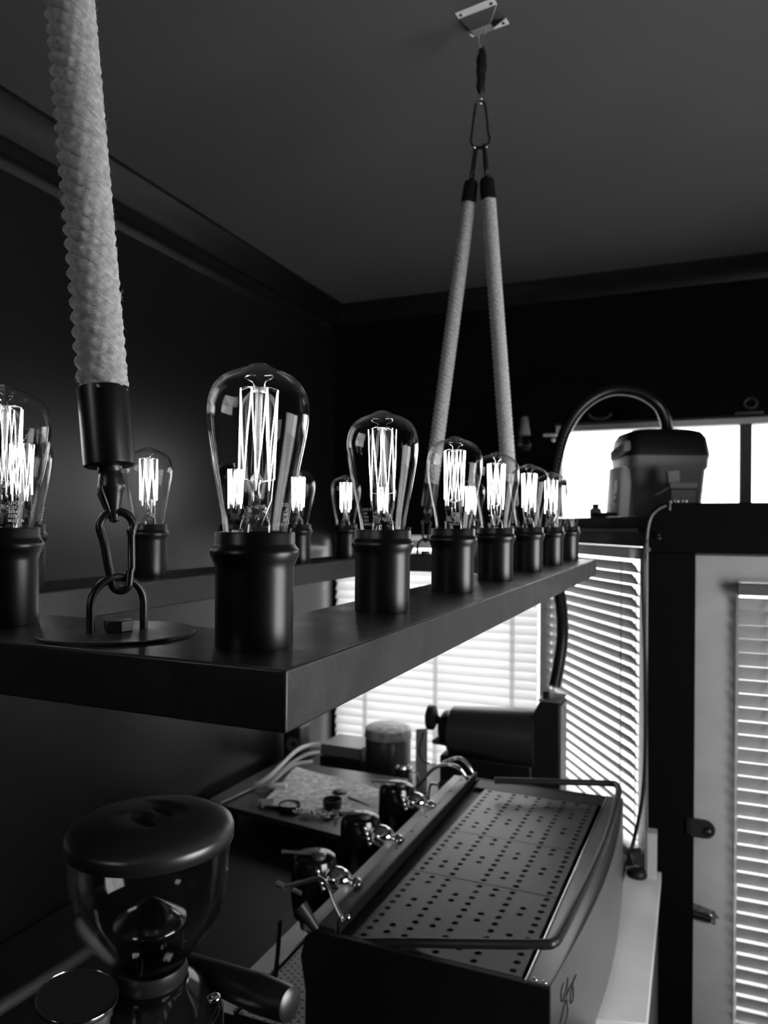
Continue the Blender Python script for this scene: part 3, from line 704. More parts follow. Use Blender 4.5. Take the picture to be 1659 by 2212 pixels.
MB().prism(pl, .915, .9515).build('worktop', wood_m, lg, bevel=.002)
MB().bx(.05-.08, .15-.08, 1.45-1.8, 2.25-1.8, 0, .915).build('side_panel', mat('ledge_side', .06, .5), lg)
# narrow white box at the foot of the blind
bx_ = thing('wooden_block', 'pale upright block where the ledge meets the black frame', 'block', (.13, 2.21, .9515))
MB().box((0, .0, .075), (.03, .05, .15)).build('block', lgrey_m, bx_, bevel=.002)
MB().box((-.018, 0, .074), (.006, .045, .148)).build('edge_strip', mat('mid_grey', .3, .5), bx_, bevel=.001)
cw = MB().lathe([(.0001, 0), (.030, 0), (.034, .010), (.030, .022), (.016, .030), (.0001, .032)], 20, Matrix.Translation((.085, 2.19, .9515)), False).build('cable_gland', blackpl, None, smooth=50)
tag(cw, 'black rubber cup at the foot of the black cable on the ledge', 'fitting')
cb = MB().tube(smoothpath([W(1396, 1165, Y=2.255), W(1388, 1230, Y=2.252), W(1393, 1400, Y=2.25), W(1394, 1600, Y=2.25), W(1388, 1720, Y=2.24), W(1368, 1820, Y=2.22)]+[Vector((.062, 2.195, 1.02)), Vector((.075, 2.19, .986))], 6), .0062, 10).build('cable', blackpl, None, smooth=60)
tag(cb, 'black cable hanging down beside the black door frame to the ledge', 'cable')
# ================================================================== DOOR FRAME FITTINGS
pp = MB().tube(smoothpath([Vector((.165, 2.262, 2.178)), Vector((.140, 2.262, 2.165)), Vector((.118, 2.262, 2.140)), Vector((.108, 2.262, 2.10)), Vector((.105, 2.262, 2.06))], 5)+[Vector((.106, 2.262, 1.5)), Vector((.112, 2.262, .96))], .0042, 10).build('conduit_pipe', mat('grey_conduit', .30, .35, metal=.3), None, smooth=60)
tag(pp, 'thin grey pipe bent round the top left corner of the black door frame', 'pipe')
cl = MB().box((.108, 2.258, 2.03), (.016, .012, .012)).build('pipe_clip', mat('grey_clip', .25, .4), None, bevel=.002); tag(cl, 'small clip holding the grey pipe near the top of the frame', 'clip')
for k, (px, lb) in enumerate(((1461, 'left one of two small shiny ring screws on top of the black frame'), (1479, 'right one of two small shiny ring screws on top of the black frame'))):
    p = W(px, 1083, Y=2.262)
    r_ = MB().tube([(p.x+.006*math.cos(a*PI/8), p.y, p.z+.0045*math.sin(a*PI/8)) for a in range(16)], .0018, 8, True).build('ring_screw', chrome_m, None, smooth=60)
    tag(r_, lb, 'screw', 'ring screws on top of the frame')
p = W(1447, 1083, Y=2.262); hk_ = MB().tube([(p.x, p.y, p.z-.03), (p.x, p.y, p.z), (p.x, p.y, p.z+.004)], [.0035, .0045, .0025], 10).build('bolt', brushed_m, None, smooth=60); tag(hk_, 'small upright metal bolt at the rounded corner of the black frame', 'bolt')
p = W(1422, 1158, Y=2.26)
kk = thing('hook', 'small dark double hook just below the rounded corner of the black frame', 'hook', (p.x, p.y, p.z)); 
MB().sphere((0, -.004, .004), .007, 12, (1.2, 1, .9)).build('knob', steelblk, kk, smooth=60); MB().sphere((.003, -.006, -.008), .006, 12, (1.3, 1, .6)).build('tip', brushed_m, kk, smooth=60)
# latch plate reaching over the white door
def capsule(x0, x1, z, r, n=10):
    pts = [(x0, z-r), (x1-r, z-r)]+[(x1-r+r*math.sin(PI*k/n), z-r*math.cos(PI*k/n)) for k in range(1, n)]+[(x1-r, z+r), (x0, z+r)]; return pts
p = W(1527, 1793, Y=2.262); 
la = thing('door_latch', 'round ended black latch plate with a domed bolt over the white door', 'latch', (.25, 2.264, p.z))
MB().prism(capsule(-.004, .072, 0, .031), 0, .006, 'Y').build('plate', satinpl, la, bevel=.0015)
MB().bx(-.016, 0, -.004, .006, -.022, .030).build('bracket', blackpl, la, bevel=.002)
MB().lathe([(.0001, .009), (.008, .008), (.0125, .004), (.013, 0)], 20, Matrix.Translation((.050, -.001, -.006))@Matrix.Rotation(PI/2, 4, 'X'), False).build('domed_bolt', steelblk, la, smooth=60)
p = W(1535, 1977, Y=2.30)
lk_ = thing('door_bolt', 'worn metal sliding bolt on the white door below the black latch', 'bolt', (.254, 2.304, p.z))
MB().prism([(0, -.026), (.072, -.032), (.072, .012), (0, .028)], 0, .006, 'Y').build('back_plate', mat('worn_zinc', .22, .5, metal=.6, noise=(60, .5)), lk_, bevel=.001)
MB().cyl((.002, -.006, -.004), (.058, -.006, -.012), .012, seg=16).build('barrel', blackpl, lk_, smooth=50)
MB().tube([(.052, -.012, -.022), (.060, -.014, -.012), (.060, -.014, .002), (.052, -.012, .008)], .002, 8).build('keeper', chrome_m, lk_, smooth=50)
MB().prism([(.072, -.004), (.084, -.010), (.072, .006)], .0, .004, 'Y').build('tip', mat('worn_zinc', .22), lk_)

# ================================================================== THINGS ON THE PORCH ROOF SHELF
TZ = 2.145
tk_ = thing('water_tank', 'big grey plastic tank with black lid and gauge strip on the high shelf', 'tank', (.115, 2.86, TZ))
def rrect(hx, hy, r, n=5):
    out = []
    for cx, cy, a0 in ((hx-r, hy-r, 0), (-hx+r, hy-r, 90), (-hx+r, -hy+r, 180), (hx-r, -hy+r, 270)):
        for k in range(n+1):
            a = math.radians(a0+90*k/n); out.append((cx+r*math.cos(a), cy+r*math.sin(a)))
    return out
def loft(levels, r=.04):
    b = MB(); n = None; vs = []; fs = []
    for i, (z, hx, hy, rr) in enumerate(levels):
        ring = rrect(hx, hy, rr); n = len(ring); vs += [(x, y, z) for x, y in ring]
        if i:
            for k in range(n): fs.append(((i-1)*n+k, (i-1)*n+(k+1) % n, i*n+(k+1) % n, i*n+k))
    fs += [tuple(range(n))[::-1], tuple((len(levels)-1)*n+k for k in range(n))]
    return b.add(vs, fs)
TR = math.radians(24)
tb = loft([(0, .125, .10, .03), (.01, .135, .11, .03), (.19, .150, .12, .03), (.20, .158, .126, .03), (.232, .160, .128, .03), (.245, .163, .13, .03)]).build('tank_body', mat('tank_plastic', .16, .45), tk_, smooth=35); tb.rotation_euler = (0, 0, TR)
td = loft([(.245, .165, .132, .035), (.262, .165, .132, .04), (.32, .158, .125, .05), (.345, .146, .112, .06), (.355, .118, .09, .06)]).build('lid', blackpl, tk_, smooth=40); td.rotation_euler = (0, 0, TR)
tl = MB().box((-.166, -.0, .105), (.040, .17, .20), M=Matrix.Rotation(math.radians(4), 3, 'Y')).build('gauge_panel', slat_mat('milky_plastic', .97, .95), tb, bevel=.004)
MB().box((-.187, -.03, .10), (.004, .030, .10), M=Matrix.Rotation(math.radians(4), 3, 'Y')).build('gauge_slot', mat('gauge_grey', .3, .4), tb, bevel=.0015)
MB().cyl((-.196, -.034, .066), (-.188, -.034, .066), .007, seg=12).build('gauge_knob', blackpl, tb, smooth=40); MB().cyl((-.197, -.034, .092), (-.189, -.034, .092), .004, seg=12).build('gauge_knob', blackpl, tb, smooth=40)
MB().box((-.168, -.02, .272), (.024, .19, .040), M=Matrix.Rotation(math.radians(-8), 3, 'X')).build('carry_handle', 'milky_plastic', tb, bevel=.008, seg=3)
MB().cyl((.158, -.03, .20), (.172, -.03, .20), .018, seg=18).build('spout_cap', lgrey_m, tb, smooth=40)
MB().cyl((.150, -.05, .11), (.182, -.06, .108), .004, .0015, seg=10).build('tap', blackpl, tb, smooth=40)
p = W(1470, 1075, Y=2.60)
bx1 = thing('carton', 'small pale carton in front of the big tank on the high shelf', 'carton', (p.x, 2.62, TZ), math.radians(20))
MB().box((0, 0, .05), (.088, .06, .10)).build('box', mat('carton_grey', .22, .6), bx1, bevel=.001)
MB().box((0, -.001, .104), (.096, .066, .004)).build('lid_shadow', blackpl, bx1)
MB().box((0, -.0, .117), (.10, .07, .020)).build('box_lid', mat('carton_lid', .26, .6), bx1, bevel=.001)
MB().box((-.075, .0, .095), (.06, .05, .004), M=Matrix.Rotation(math.radians(-28), 3, 'Y')).build('flap', mat('carton_lid', .26), bx1)
sb1 = MB().box((p.x-.028, 2.625, TZ+.152), (.042, .035, .045), M=Matrix.Rotation(.25, 3, 'Z')@Matrix.Rotation(-.12, 3, 'Y')).build('small_box', mat('pale_box', .34, .6), None, bevel=.001)
tag(sb1, 'little pale box perched on the carton in front of the tank', 'box')
p = W(1284, 1100, Y=2.72)
bt = thing('bottle', 'short bottle with dark cap at the left end of the high shelf', 'bottle', (p.x, 2.76, TZ))
MB().lathe([(.0001, 0), (.022, 0), (.024, .004), (.024, .03), (.018, .038), (.0001, .039)], 20, None, False).build('bottle_body', mat('bottle_pale', .4, .4), bt, smooth=40)
MB().lathe([(.0001, .038), (.013, .038), (.013, .046), (.016, .048), (.016, .055), (.0001, .056)], 18, None, False).build('cap', blackpl, bt, smooth=40)
ds = MB().lathe([(.0001, 0), (.05, 0), (.055, .004), (.05, .018), (.0001, .02)], 20, Matrix.Translation((-.085, 2.70, TZ)), False).build('flat_tin', mat('dark_tin', .03, .4), None, smooth=40)
tag(ds, 'flat dark tin between the bottle and the big tank', 'tin')

# ================================================================== HOSE AND ROASTER / GRINDER DRUM AT THE WINDOW
hose_pts = [(1197, 1483, 2.52), (1206, 1440, 2.55), (1214, 1380, 2.57), (1213, 1320, 2.6), (1205, 1260, 2.62), (1196, 1190, 2.65), (1192, 1100, 2.66), (1200, 1010, 2.68), (1221, 932, 2.70), (1259, 876, 2.72), (1314, 844, 2.74), (1372, 845, 2.76), (1418, 870, 2.78), (1436, 900, 2.81), (1441, 926, 2.84)]
path = smoothpath([W(x, y, Y=yy) for x, y, yy in hose_pts], 26); path = [p for p in path]
rad = [.0245+.0006*math.sin(i*PI/1.5) for i in range(len(path))]
hs = MB().tube(path, rad, 18).build('exhaust_hose', mat('hose_rubber', .006, .3, spec=.6), None, smooth=70)
tag(hs, 'ribbed black exhaust hose arching from the drum machine up to the tank', 'hose')
YR = 2.5
rt = thing('coffee_roaster', 'black drum machine lying before the blinds with a tall black end box', 'roaster', (-.45, YR, .95))
def rs(b): b.v = [(v[0]+.45, v[1]-YR, v[2]-.95) for v in b.v]; return b
A = W(975, 1582, Y=YR); B = W(1150, 1585, Y=YR)
zc = (A.z+B.z)/2
rs(MB().tube([(A.x, YR, zc-.006), (A.x+.01, YR, zc-.006), (B.x+.02, YR, zc)], [.088, .098, .116], 40)).build('drum', mat('drum_black', .03, .34, spec=.55), rt, smooth=40)
rs(MB().tube([(A.x-.045, YR, zc), (A.x-.03, YR, zc), (A.x, YR, zc)], [.045, .070, .075], 28)).build('front_flange', blackpl, rt, smooth=40)
k_ = W(932, 1548, Y=YR-.02)
rs(MB().tube([(k_.x-.014, YR-.03, k_.z), (k_.x-.008, YR-.03, k_.z), (k_.x+.014, YR-.03, k_.z), (k_.x+.024, YR-.03, k_.z)], [.034, .050, .050, .030], 28)).build('hand_knob', blackpl, rt, smooth=40)
rs(MB().cyl((k_.x+.02, YR-.03, k_.z), (A.x-.03, YR, zc+.01), .016, seg=14)).build('knob_shaft', blackpl, rt, smooth=40)
rs(MB().tube(smoothpath([W(915, 1580, Y=YR), W(906, 1620, Y=YR), W(912, 1640, Y=YR), W(928, 1650, Y=YR)]), .0035, 8)).build('wire_bail', mat('dark_wire', .06, .3, metal=.5), rt, smooth=50)
rs(MB().prism([(A.x-.03, zc-.02), (A.x-.07, zc-.045), (A.x-.062, zc-.058), (A.x-.02, zc-.06)], YR-.05, YR+.05, 'Y')).build('chute', grey_m, rt, bevel=.004)
e0 = W(1145, 1500, Y=YR-.07); e1 = W(1209, 1500, Y=YR-.07)
bxp = [(e0.x, .96), (e1.x, .96), (e1.x, 1.435), (e1.x-.005, 1.44), (e0.x+.035, 1.44), (e0.x, 1.37)]
rs(MB().prism(bxp, YR-.07, YR+.07, 'Y')).build('end_box', blackpl, rt, bevel=.004)
rs(MB().bx(e1.x, e1.x+.006, YR-.065, YR+.065, .97, 1.43)).build('side_strip', mat('strip_grey', .16, .4), rt, bevel=.002)
rs(MB().bx(e0.x+.03, e1.x+.004, YR-.07, YR+.07, 1.4405, 1.449)).build('top_strip', mat('strip_grey', .16), rt, bevel=.003)
rs(MB().bx(e1.x-.07, e1.x-.045, YR-.04, YR-.02, 1.449, 1.475)).build('hose_clamp', blackpl, rt, bevel=.003)
rs(MB().bx(A.x-.02, e0.x+.01, YR-.09, YR+.09, .955, zc-.085)).build('base', blackpl, rt, bevel=.006)
rs(MB().tube(smoothpath([(e0.x-.10, YR-.12, 1.10), (e0.x-.10, YR-.13, 1.135), (e0.x-.08, YR-.13, 1.145), (e0.x, YR-.12, 1.145)]), .007, 10)).build('side_handle', grey_m, rt, smooth=50)
# hanging wall lamp with unlit bulb
p = W(1133, 940, Y=3.02)
pend = thing('pendant_lamp', 'small unlit clear bulb pointing down from a pale holder on the dark back wall', 'lamp', (p.x, 3.02, p.z)); pend.scale = (1.14, 1.14, 1.14)
MB().lathe([(.0001, .075), (.010, .075), (.016, .068), (.018, .040), (.024, .008), (.024, .0), (.0001, .0)], 20, None, False).build('lamp_holder', mat('dull_holder', .4, .3, metal=.3), pend, smooth=40)
MB().lathe([(.016, .0), (.022, -.015), (.029, -.036), (.029, -.048), (.022, -.062), (.010, -.070), (.0001, -.071)], 24, None, False).build('clear_bulb', bulbglass, pend, smooth=60)
MB().tube([(0, 0, .070), (0, .0, .082), (0, .02, .088), (0, .072, .088)], .005, 10).build('wall_arm', blackpl, pend, smooth=50)
# pale hook on wall, ring and half round mark
p = W(1188, 940, Y=YB-.03)
wh = thing('wall_hook', 'small white peg with a round end on the dark wall left of the high window', 'hook', (p.x, YB-.03, p.z))
MB().box((0, 0, 0), (.062, .02, .014)).build('peg', wfr_m, wh, bevel=.004); MB().sphere((.016, -.008, -.024), .010, 12).build('ball_end', wfr_m, wh, smooth=60)
p = W(1621, 872, Y=YB)
rg = MB().tube([(p.x+.024*math.cos(a*PI/10), YB-.012, p.z+.021*math.sin(a*PI/10)) for a in range(20)], .0075, 10, True).build('wall_ring', mat('dark_ring', .05, .35), None, smooth=60); tag(rg, 'dark ring fitting on the wall above the high window mullion', 'ring')
rk = MB().bx(p.x-.06, p.x+.05, YB-.03, YB, TZ1+.012, TZ1+.022).build('small_bracket', mat('dim_bracket', .1, .3), None, bevel=.003); tag(rk, 'thin flat bracket under the ring on the wall above the window', 'bracket')
p = W(1297, 890, Y=YB)
br_ = MB().tube([(p.x+.052*math.cos(PI+a*PI/12), YB-.012, p.z+.035*math.sin(PI+a*PI/12)) for a in range(1, 12)], .006, 8).build('round_dish_rim', mat('dim_rim', .12, .4), None, smooth=60); tag(br_, 'faint half round rim on the wall inside the arch of the hose', 'fitting')

# ================================================================== BACK LEFT WORKTOP CLUTTER
ZT = 1.05
tb_ = thing('wooden_bench', 'low dark bench with a raised edge carrying the newspaper and cups', 'bench', (-1.05, 2.3, .95))
def tl_(b): b.v = [(v[0]+1.05, v[1]-2.3, v[2]-.95) for v in b.v]; return b
c0 = W(476, 1738, Z=ZT); c1 = W(760, 1812, Z=ZT)
tp = [(c0.x, c0.y), (c1.x, c1.y), (-.74, 2.0), (-.84, 2.50), (-1.45, 2.50), (-1.46, c0.y+.03)]
tl_(MB().prism(tp, ZT-.02, ZT)).build('bench_top', mat('bench_dark', .03, .35), tb_, bevel=.002)
for (x, y) in ((c0.x+.03, c0.y+.04), (c1.x-.05, c1.y+.03), (-.9, 2.45), (-1.41, 2.45)):
    tl_(MB().box((x, y, .99), (.03, .03, .08))).build('leg', blackpl, tb_)
tl_(MB().tube([Vector(c0)+Vector((.0, .0, .004)), W(560, 1698, Z=ZT+.004)], .005, 8)).build('edge_bar', brushed_m, tb_, smooth=50)
# newspaper with folds
np_ = MB(); nx, ny = 14, 12
q4 = [W(565, 1745, Z=ZT), W(815, 1768, Z=ZT), W(838, 1715, Z=ZT), W(640, 1662, Z=ZT)]
vs = []
for zt in (0, -.002):
    for j in range(ny+1):
        for i in range(nx+1):
            u, v = i/nx, j/ny; a = q4[0].lerp(q4[1], u); c_ = q4[3].lerp(q4[2], u); p = a.lerp(c_, v)
            z = .011+.004*math.sin(u*7+v*3)+.003*math.sin(v*9-u*4)
            vs.append((p.x, p.y, ZT+z+zt))
n = (nx+1)*(ny+1); fs = []
for j in range(ny):
    for i in range(nx):
        k = j*(nx+1)+i; fs += [(k, k+1, k+nx+2, k+nx+1), (n+k, n+k+nx+1, n+k+nx+2, n+k+1)]
np_.add(vs, fs); o_ = np_.build('newspaper', paper_m, None, smooth=70); tag(o_, 'crumpled grey newspaper spread on the bench under the back window', 'newspaper')
# bundle of pale hoses
for k, (pts, lb) in enumerate((([(540, 1695), (566, 1688), (600, 1660), (640, 1622), (668, 1610), (690, 1607)], 'topmost pale tube of the bundle bending up from the bench to the corner'),
                         ([(566, 1690), (600, 1672), (635, 1645), (662, 1630), (690, 1625)], 'middle pale tube of the bundle behind the newspaper'),
                         ([(548, 1700), (585, 1690), (612, 1668), (640, 1650), (675, 1645)], 'lowest pale tube of the bundle, nearest the newspaper'))):
    yy = [2.15+.08*i for i in range(len(pts))]
    pth = [W(x, y, Z=ZT+.014+.020*min(i, 3)+.014*(2-k)) for i, (x, y) in enumerate(pts)]
    t_ = MB().tube(smoothpath(pth, 6), .0085-.001*k, 10).build('plastic_tube', mat('pale_tube', .62, .4), None, smooth=60)
    tag(t_, lb, 'tube', 'pale tubes bundled on the bench')
def on(x, y, z=ZT): return W(x, y, Z=z)
p = on(718, 1748)
cpp = thing('cup', 'small round dark cup standing on the edge of the newspaper', 'cup', (p.x, p.y, ZT+.001))
MB().lathe([(.0001, 0), (.032, 0), (.036, .02), (.037, .036), (.034, .036), (.031, .008), (.0001, .006)], 24, None, False).build('cup_body', mat('cup_dark', .02, .3), cpp, smooth=50)
MB().tube([(.0355*math.cos(a*PI/12), .0355*math.sin(a*PI/12), .036) for a in range(24)], .0016, 8, True).build('rim', steelblk, cpp, smooth=60)
p = on(625, 1748); sa = MB().lathe([(.0001, 0), (.035, 0), (.042, .008), (.040, .020), (.036, .010), (.0001, .005)], 24, Matrix.Translation((p.x, p.y, ZT+.001)), False).build('ashtray', blackpl, None, smooth=50); tag(sa, 'small black dish on the bench left of the dark cup', 'dish')
# bead chain heap
bd = MB(); r2 = random.Random(5)
for k in range(120):
    t = r2.random(); p = on(632+t*98, 1757+t*14+r2.uniform(-4, 5)); bd.sphere((p.x, p.y, ZT+.008+r2.uniform(0, .010)), r2.uniform(.0022, .0042), 8)
o_ = bd.build('ball_chain', chrome_m, None, smooth=70); tag(o_, 'heap of shiny metal ball chain on the bench edge', 'chain', kind='stuff')
p = on(575, 1742); pc = thing('paper_scrap', 'folded white paper standing on the left part of the bench', 'paper', (p.x, p.y, ZT))
MB().prism([(-.035, 0), (.035, .018), (.033, .036), (-.033, .020)], -.002, .002, 'Y').build('front_leaf', wfr_m, pc); MB().prism([(-.034, 0), (-.004, -.02), (-.002, -.018), (-.032, .004)], 0, .018, 'Z').build('back_leaf', wfr_m, pc)
p = on(600, 1706); cr = MB().box((p.x, p.y, ZT+.016), (.075, .03, .018), .3, ).build('folded_cloth', wfr_m, None, bevel=.006, seg=3); tag(cr, 'little white folded cloth between the tubes and the newspaper', 'cloth')
p = on(735, 1718); cn = MB().lathe([(.0001, .001), (.028, .001), (.030, .004), (.026, .007), (.0001, .006)], 24, Matrix.Translation((p.x, p.y, ZT+.011)), False).build('coaster', blackpl, None, smooth=50); tag(cn, 'flat dark coaster lying in the middle of the newspaper', 'coaster')
pn = MB().tube([on(752, 1722, ZT+.016), on(800, 1740, ZT+.014)], [.003, .0012], 8).build('pen', blackpl, None, smooth=50); tag(pn, 'dark pen lying on the newspaper beside the coaster', 'pen')
# boxes at the window
YW = 2.78
a0, a1 = W(690, 1668, Y=YW-.1), W(780, 1690, Y=YW-.1)
bk = thing('storage_box', 'flat grey box with a glossy black front under the left end of the back blind', 'box', ((a0.x+a1.x)/2, YW, .95))
w_ = a1.x-a0.x
MB().box((0, 0, .04), (w_, .20, .08)).build('drawer_front', blackpl, bk, bevel=.003); MB().box((0, 0, .11), (w_*.96, .19, .05)).build('box_lid', mat('box_lid_grey', .14, .45), bk, bevel=.003)
p = W(838, 1640, Y=YW-.05)
pot = thing('round_canister', 'squat dark canister with a pale wicker lid in front of the blinds', 'canister', (p.x, YW-.05, .95))
MB().lathe([(.0001, 0), (.10, 0), (.104, .01), (.104, .19), (.10, .195), (.0001, .195)], 36, None, False).build('canister_body', mat('canister_dark', .03, .3), pot, smooth=40)
MB().lathe([(.106, .195), (.108, .20), (.104, .235), (.09, .245), (.0001, .25)], 36, None, False).build('wicker_lid', mat('wicker', .35, .7, noise=(40, .5), bump=(60, .9)), pot, smooth=40)
p = W(912, 1640, Y=YW-.15)
crd = thing('card_folder', 'white card folder standing upright between canister and drum machine', 'folder', (p.x, YW-.16, .95), math.radians(35))
MB().box((0, 0, .14), (.05, .008, .28)).build('front_sheet', wfr_m, crd, bevel=.001); MB().box((.004, .012, .13), (.05, .006, .26), .1).build('back_sheet', lgrey_m, crd, bevel=.001)
p = W(868, 1640, Y=YW-.20); jg = thing('milk_jug', 'small shiny steel jug in front of the dark canister', 'jug', (p.x+.01, YW-.205, .95))
MB().lathe([(.0001, 0), (.038, 0), (.042, .02), (.040, .07), (.034, .10), (.038, .12), (.036, .12), (.032, .10), (.0001, .02)], 24, None, False).build('jug_body', chrome_m, jg, smooth=50)
MB().tube(smoothpath([(.036, 0, .105), (.060, 0, .10), (.062, 0, .05), (.040, 0, .03)]), .0035, 8).build('jug_handle', chrome_m, jg, smooth=50)
p = W(712, 1610, Y=YW+.1); sp2 = MB().lathe([(.0001, .0), (.035, .0), (.042, .006), (.042, .016), (.03, .02), (.0001, .022)], 28, Matrix.Translation((W(706, 1606, Y=2.7).x, 2.70, W(706, 1606, Y=2.7).z))@Matrix.Rotation(math.radians(80), 4, 'Y'), False).build('speaker', blackpl, None, smooth=50)
bpy.data.objects.remove(sp2)
p = W(706, 1612, Y=2.74)
spk = thing('desk_fan_head', 'small round black fan head at the dark corner beside the blind', 'fan', (p.x+.02, 2.74, 1.1))
bpy.data.objects.remove(spk)
rd = thing('small_speaker', 'upright dark speaker with a round cone in the corner left of the blind', 'speaker', (-1.43, 2.60, .95))
MB().box((0, 0, .12), (.09, .10, .24)).build('cabinet', blackpl, rd, bevel=.01, seg=3); MB().lathe([(.030, 0), (.034, .004), (.028, .006), (.006, -.004), (.0001, -.004)], 24, Matrix.Translation((.01, -.051, .16))@Matrix.Rotation(PI/2, 4, 'X'), False).build('cone', grey_m, rd, smooth=50)
# dark jar near group heads
p = W(955, 1700, Z=1.2); pf2 = thing('steel_pitcher', 'tall dark steel pitcher at the far end of the espresso machine', 'pitcher', (p.x, 2.16, .95))
MB().lathe([(.0001, 0), (.055, 0), (.058, .03), (.055, .15), (.046, .20), (.050, .225), (.048, .225), (.043, .20), (.0001, .05)], 28, None, False).build('pitcher_body', mat('dark_steel', .12, .2, metal=.9), pf2, smooth=50)
MB().tube(smoothpath([(-.046, 0, .215), (-.080, 0, .21), (-.085, 0, .12), (-.056, 0, .08)]), .005, 8).build('pitcher_handle', chrome_m, pf2, smooth=50)
for (px, py, lb) in ((1048, 1672, 'left small steel cup behind the espresso machine tray'), (1118, 1665, 'right small steel cup behind the espresso machine tray')):
    pass

# ================================================================== GRINDER (near, lower left)
GX, GY, GZ = -.422, .409, 1.69
gr = thing('coffee_grinder', 'tall coffee grinder with a clear empty hopper under a domed black lid', 'grinder', (GX, GY, .95))
z0 = -.95
HB = 1.505-.95      # hopper bottom
HT = 1.682-.95
hop = MB().lathe([(.036, HB-.012), (.038, HB), (.048, HB+.012), (.072, HB+.040), (.092, HB+.066), (.0975, HB+.080), (.1035, HB+.125), (.1065, HT)], 48, None, False)
hopper = hop.build('hopper', hopper_glass, gr, smooth=50)
MB().lathe([(.035, HB-.010), (.037, HB+.001), (.047, HB+.013), (.0705, HB+.041), (.0900, HB+.067), (.0955, HB+.081), (.1015, HB+.125), (.1045, HT)], 48, None, False).build('inner_wall', hopper_glass, hopper, smooth=50)
cone = MB().lathe([(.0005, HB+.094), (.010, HB+.089), (.046, HB+.066), (.048, HB+.062), (.0475, HB+.060), (.0465, HB+.058)], 40, None, False).build('bean_cone', thin_glass('cone_plastic', .22, .6, 2.0, .16, .8), hopper, smooth=40)
MB().lathe([(.044, HB+.060), (.043, HB+.02), (.040, HB)], 36, None, False).build('inner_tube', hopper_glass, hopper, smooth=50)
MB().tube([(.0475*math.cos(a*PI/20), .0475*math.sin(a*PI/20), HB+.060) for a in range(40)], .0009, 6, True).build('cone_rim', thin_glass('rim_plastic', .5, .5, 2, .1), hopper, smooth=60)
# lid: shallow dome with a pinch grip of two scooped slots
lid_v = MB().lathe([(.1075, HT-.008), (.1095, HT-.006), (.1100, HT+.007), (.1080, HT+.0125), (.098, HT+.0185), (.080, HT+.0240), (.055, HT+.0280), (.028, HT+.0300), (.0001, HT+.0306)], 64, None, False)
lid_v.lathe([(.0001, HT+.006), (.104, HT+.004), (.1060, HT-.008), (.1075, HT-.008)], 64, None, False)
lid = lid_v.build('hopper_lid', lid_m, gr, smooth=45, weld=True)
# scoops
cut = MB()
for s_ in (-1, 1):
    M = Matrix.Translation((.004, s_*.019-.002, HT+.036))@Matrix.Rotation(math.radians(-22), 4, 'Z')@Matrix.Diagonal((.036, .0125, .021, 1))
    cut.lathe([(math.sin(PI*i/12)+1e-4, -math.cos(PI*i/12)) for i in range(13)], 28, M, False)
co = cut.build('lid_cutter', satinpl, None, smooth=60, weld=True); co.location = gr.location
bpy.context.view_layer.update()
bmd = lid.modifiers.new('scoops', 'BOOLEAN'); bmd.operation = 'DIFFERENCE'; bmd.object = co; bmd.solver = 'EXACT'
bpy.context.view_layer.update()
dg = bpy.context.evaluated_depsgraph_get(); me2 = bpy.data.meshes.new_from_object(lid.evaluated_get(dg)); lid.modifiers.clear(); lid.data = me2
bpy.data.objects.remove(co)
# collar and sloping body
MB().lathe([(.034, HB-.02), (.046, HB-.018), (.050, HB-.008), (.047, HB+.006), (.039, HB+.004)], 36, None, False).build('hopper_collar', satinpl, gr, smooth=50)
bd_ = loft([(.02, .075, .09, .05), (HB-.20, .088, .100, .06), (HB-.12, .092, .104, .07), (HB-.085, .092, .102, .07), (HB-.062, .086, .095, .07), (HB-.040, .070, .078, .062), (HB-.022, .052, .056, .048), (HB-.016, .046, .048, .044)]).build('grinder_body', mat('gloss_black', .006), gr, smooth=45)
bd_.rotation_euler = (0, 0, .4)
MB().tube([(.089*math.cos(a*PI/24), .095*math.sin(a*PI/24), HB-.060-.0012*abs(a+4)) for a in range(-15, 9)], .0016, 8).build('chrome_band', chrome_m, gr, smooth=60)
pb_ = W(462, 2155, d=.945); MB().sphere((pb_.x-GX, pb_.y-GY, pb_.z-.95), .0065, 12, (1.4, 1.4, .7)).build('set_screw', chrome_m, gr, smooth=60)
MB().lathe([(.0001, 0), (.085, 0), (.09, .01), (.085, .03), (.0001, .035)], 32, None, False).build('base', blackpl, gr, smooth=45)
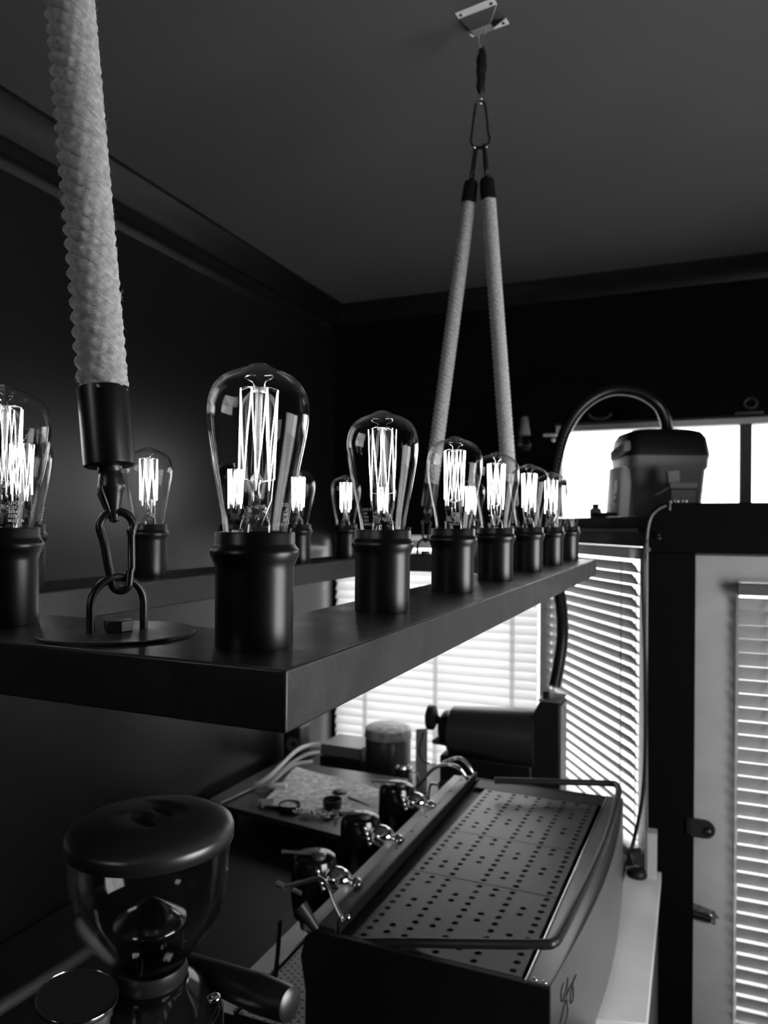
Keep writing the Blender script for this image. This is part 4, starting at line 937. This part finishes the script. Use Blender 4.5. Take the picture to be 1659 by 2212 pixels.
# dosing chamber with flat black lid
pd_ = W(168, 2150, d=.90); dx, dy, dz = pd_.x-GX, pd_.y-GY, pd_.z-.95
dl = MB().lathe([(.0001, 0), (.0455, 0), (.0470, -.002), (.0470, -.005), (.0440, -.008), (.0001, -.008)], 48, Matrix.Translation((dx, dy, dz))@Matrix.Rotation(math.radians(10), 4, 'Y'), False).build('doser_lid', satinpl, gr, smooth=40)
MB().tube([Matrix.Rotation(math.radians(10), 3, 'Y')@Vector((.0466*math.cos(a*PI/24), .0466*math.sin(a*PI/24), 0))+Vector((dx, dy, dz)) for a in range(48)], .0009, 6, True).build('lid_rim', chrome_m, gr, smooth=60)
MB().lathe([(.040, -.10), (.040, -.008), (.043, -.007)], 40, Matrix.Translation((dx, dy, dz)), False).build('doser_cup', brushed_m, gr, smooth=50)
MB().cyl((dx+.03, dy, dz-.05), (-.04, -.01, HB-.08), .03, seg=20).build('doser_neck', mat('gloss_black', .012), gr, smooth=50)
# portafilter handle lying beside
h0_ = W(392, 2082, d=1.10); h1_ = W(630, 2172, d=.985); O_ = gr.location
d_ = h1_-h0_; r0_ = 26*1.10/1600; r1_ = 38*.985/1600
MB().tube([h0_-O_+d_*t for t in (0, .03, .1, .70)], [r0_*.85, r0_, r0_*1.05, r0_*1.35], 32).build('handle', lid_m, gr, smooth=50)
hd = MB().tube([h0_-O_+d_*t for t in (.70, .72, .93, .985, 1.0)], [r0_*1.36, r0_*1.39, r1_*.98, r1_*.92, r1_*.7], 32).build('handle_grip', lid_m, gr, smooth=50)
MB().tube([h0_-O_+d_*t for t in (-.10, -.04, .0)], [r0_*.5, r0_*.75, r0_*.85], 24).build('handle_ferrule', chrome_m, gr, smooth=50)
MB().tube([h0_-O_-d_*.08, h0_-O_-d_*.2+Vector((0, -.02, -.03)), Vector((-.01, .05, HB-.09))], .011, 14).build('handle_arm', steelblk, gr, smooth=50)
# dim rail in the lower left corner
q0, q1 = W(-60, 2200, d=1.5), W(190, 2065, d=1.75)
q0.z = q1.z = .955+.012; q0 = W(-60, 2215, Z=1.0); q1 = W(200, 2050, Z=1.0)
dr = MB().tube([q0, q1], .016, 14).build('bench_rail', mat('dim_rail', .05, .45), None, smooth=50); tag(dr, 'dim dark rail running along the counter at the lower left behind the grinder', 'rail')
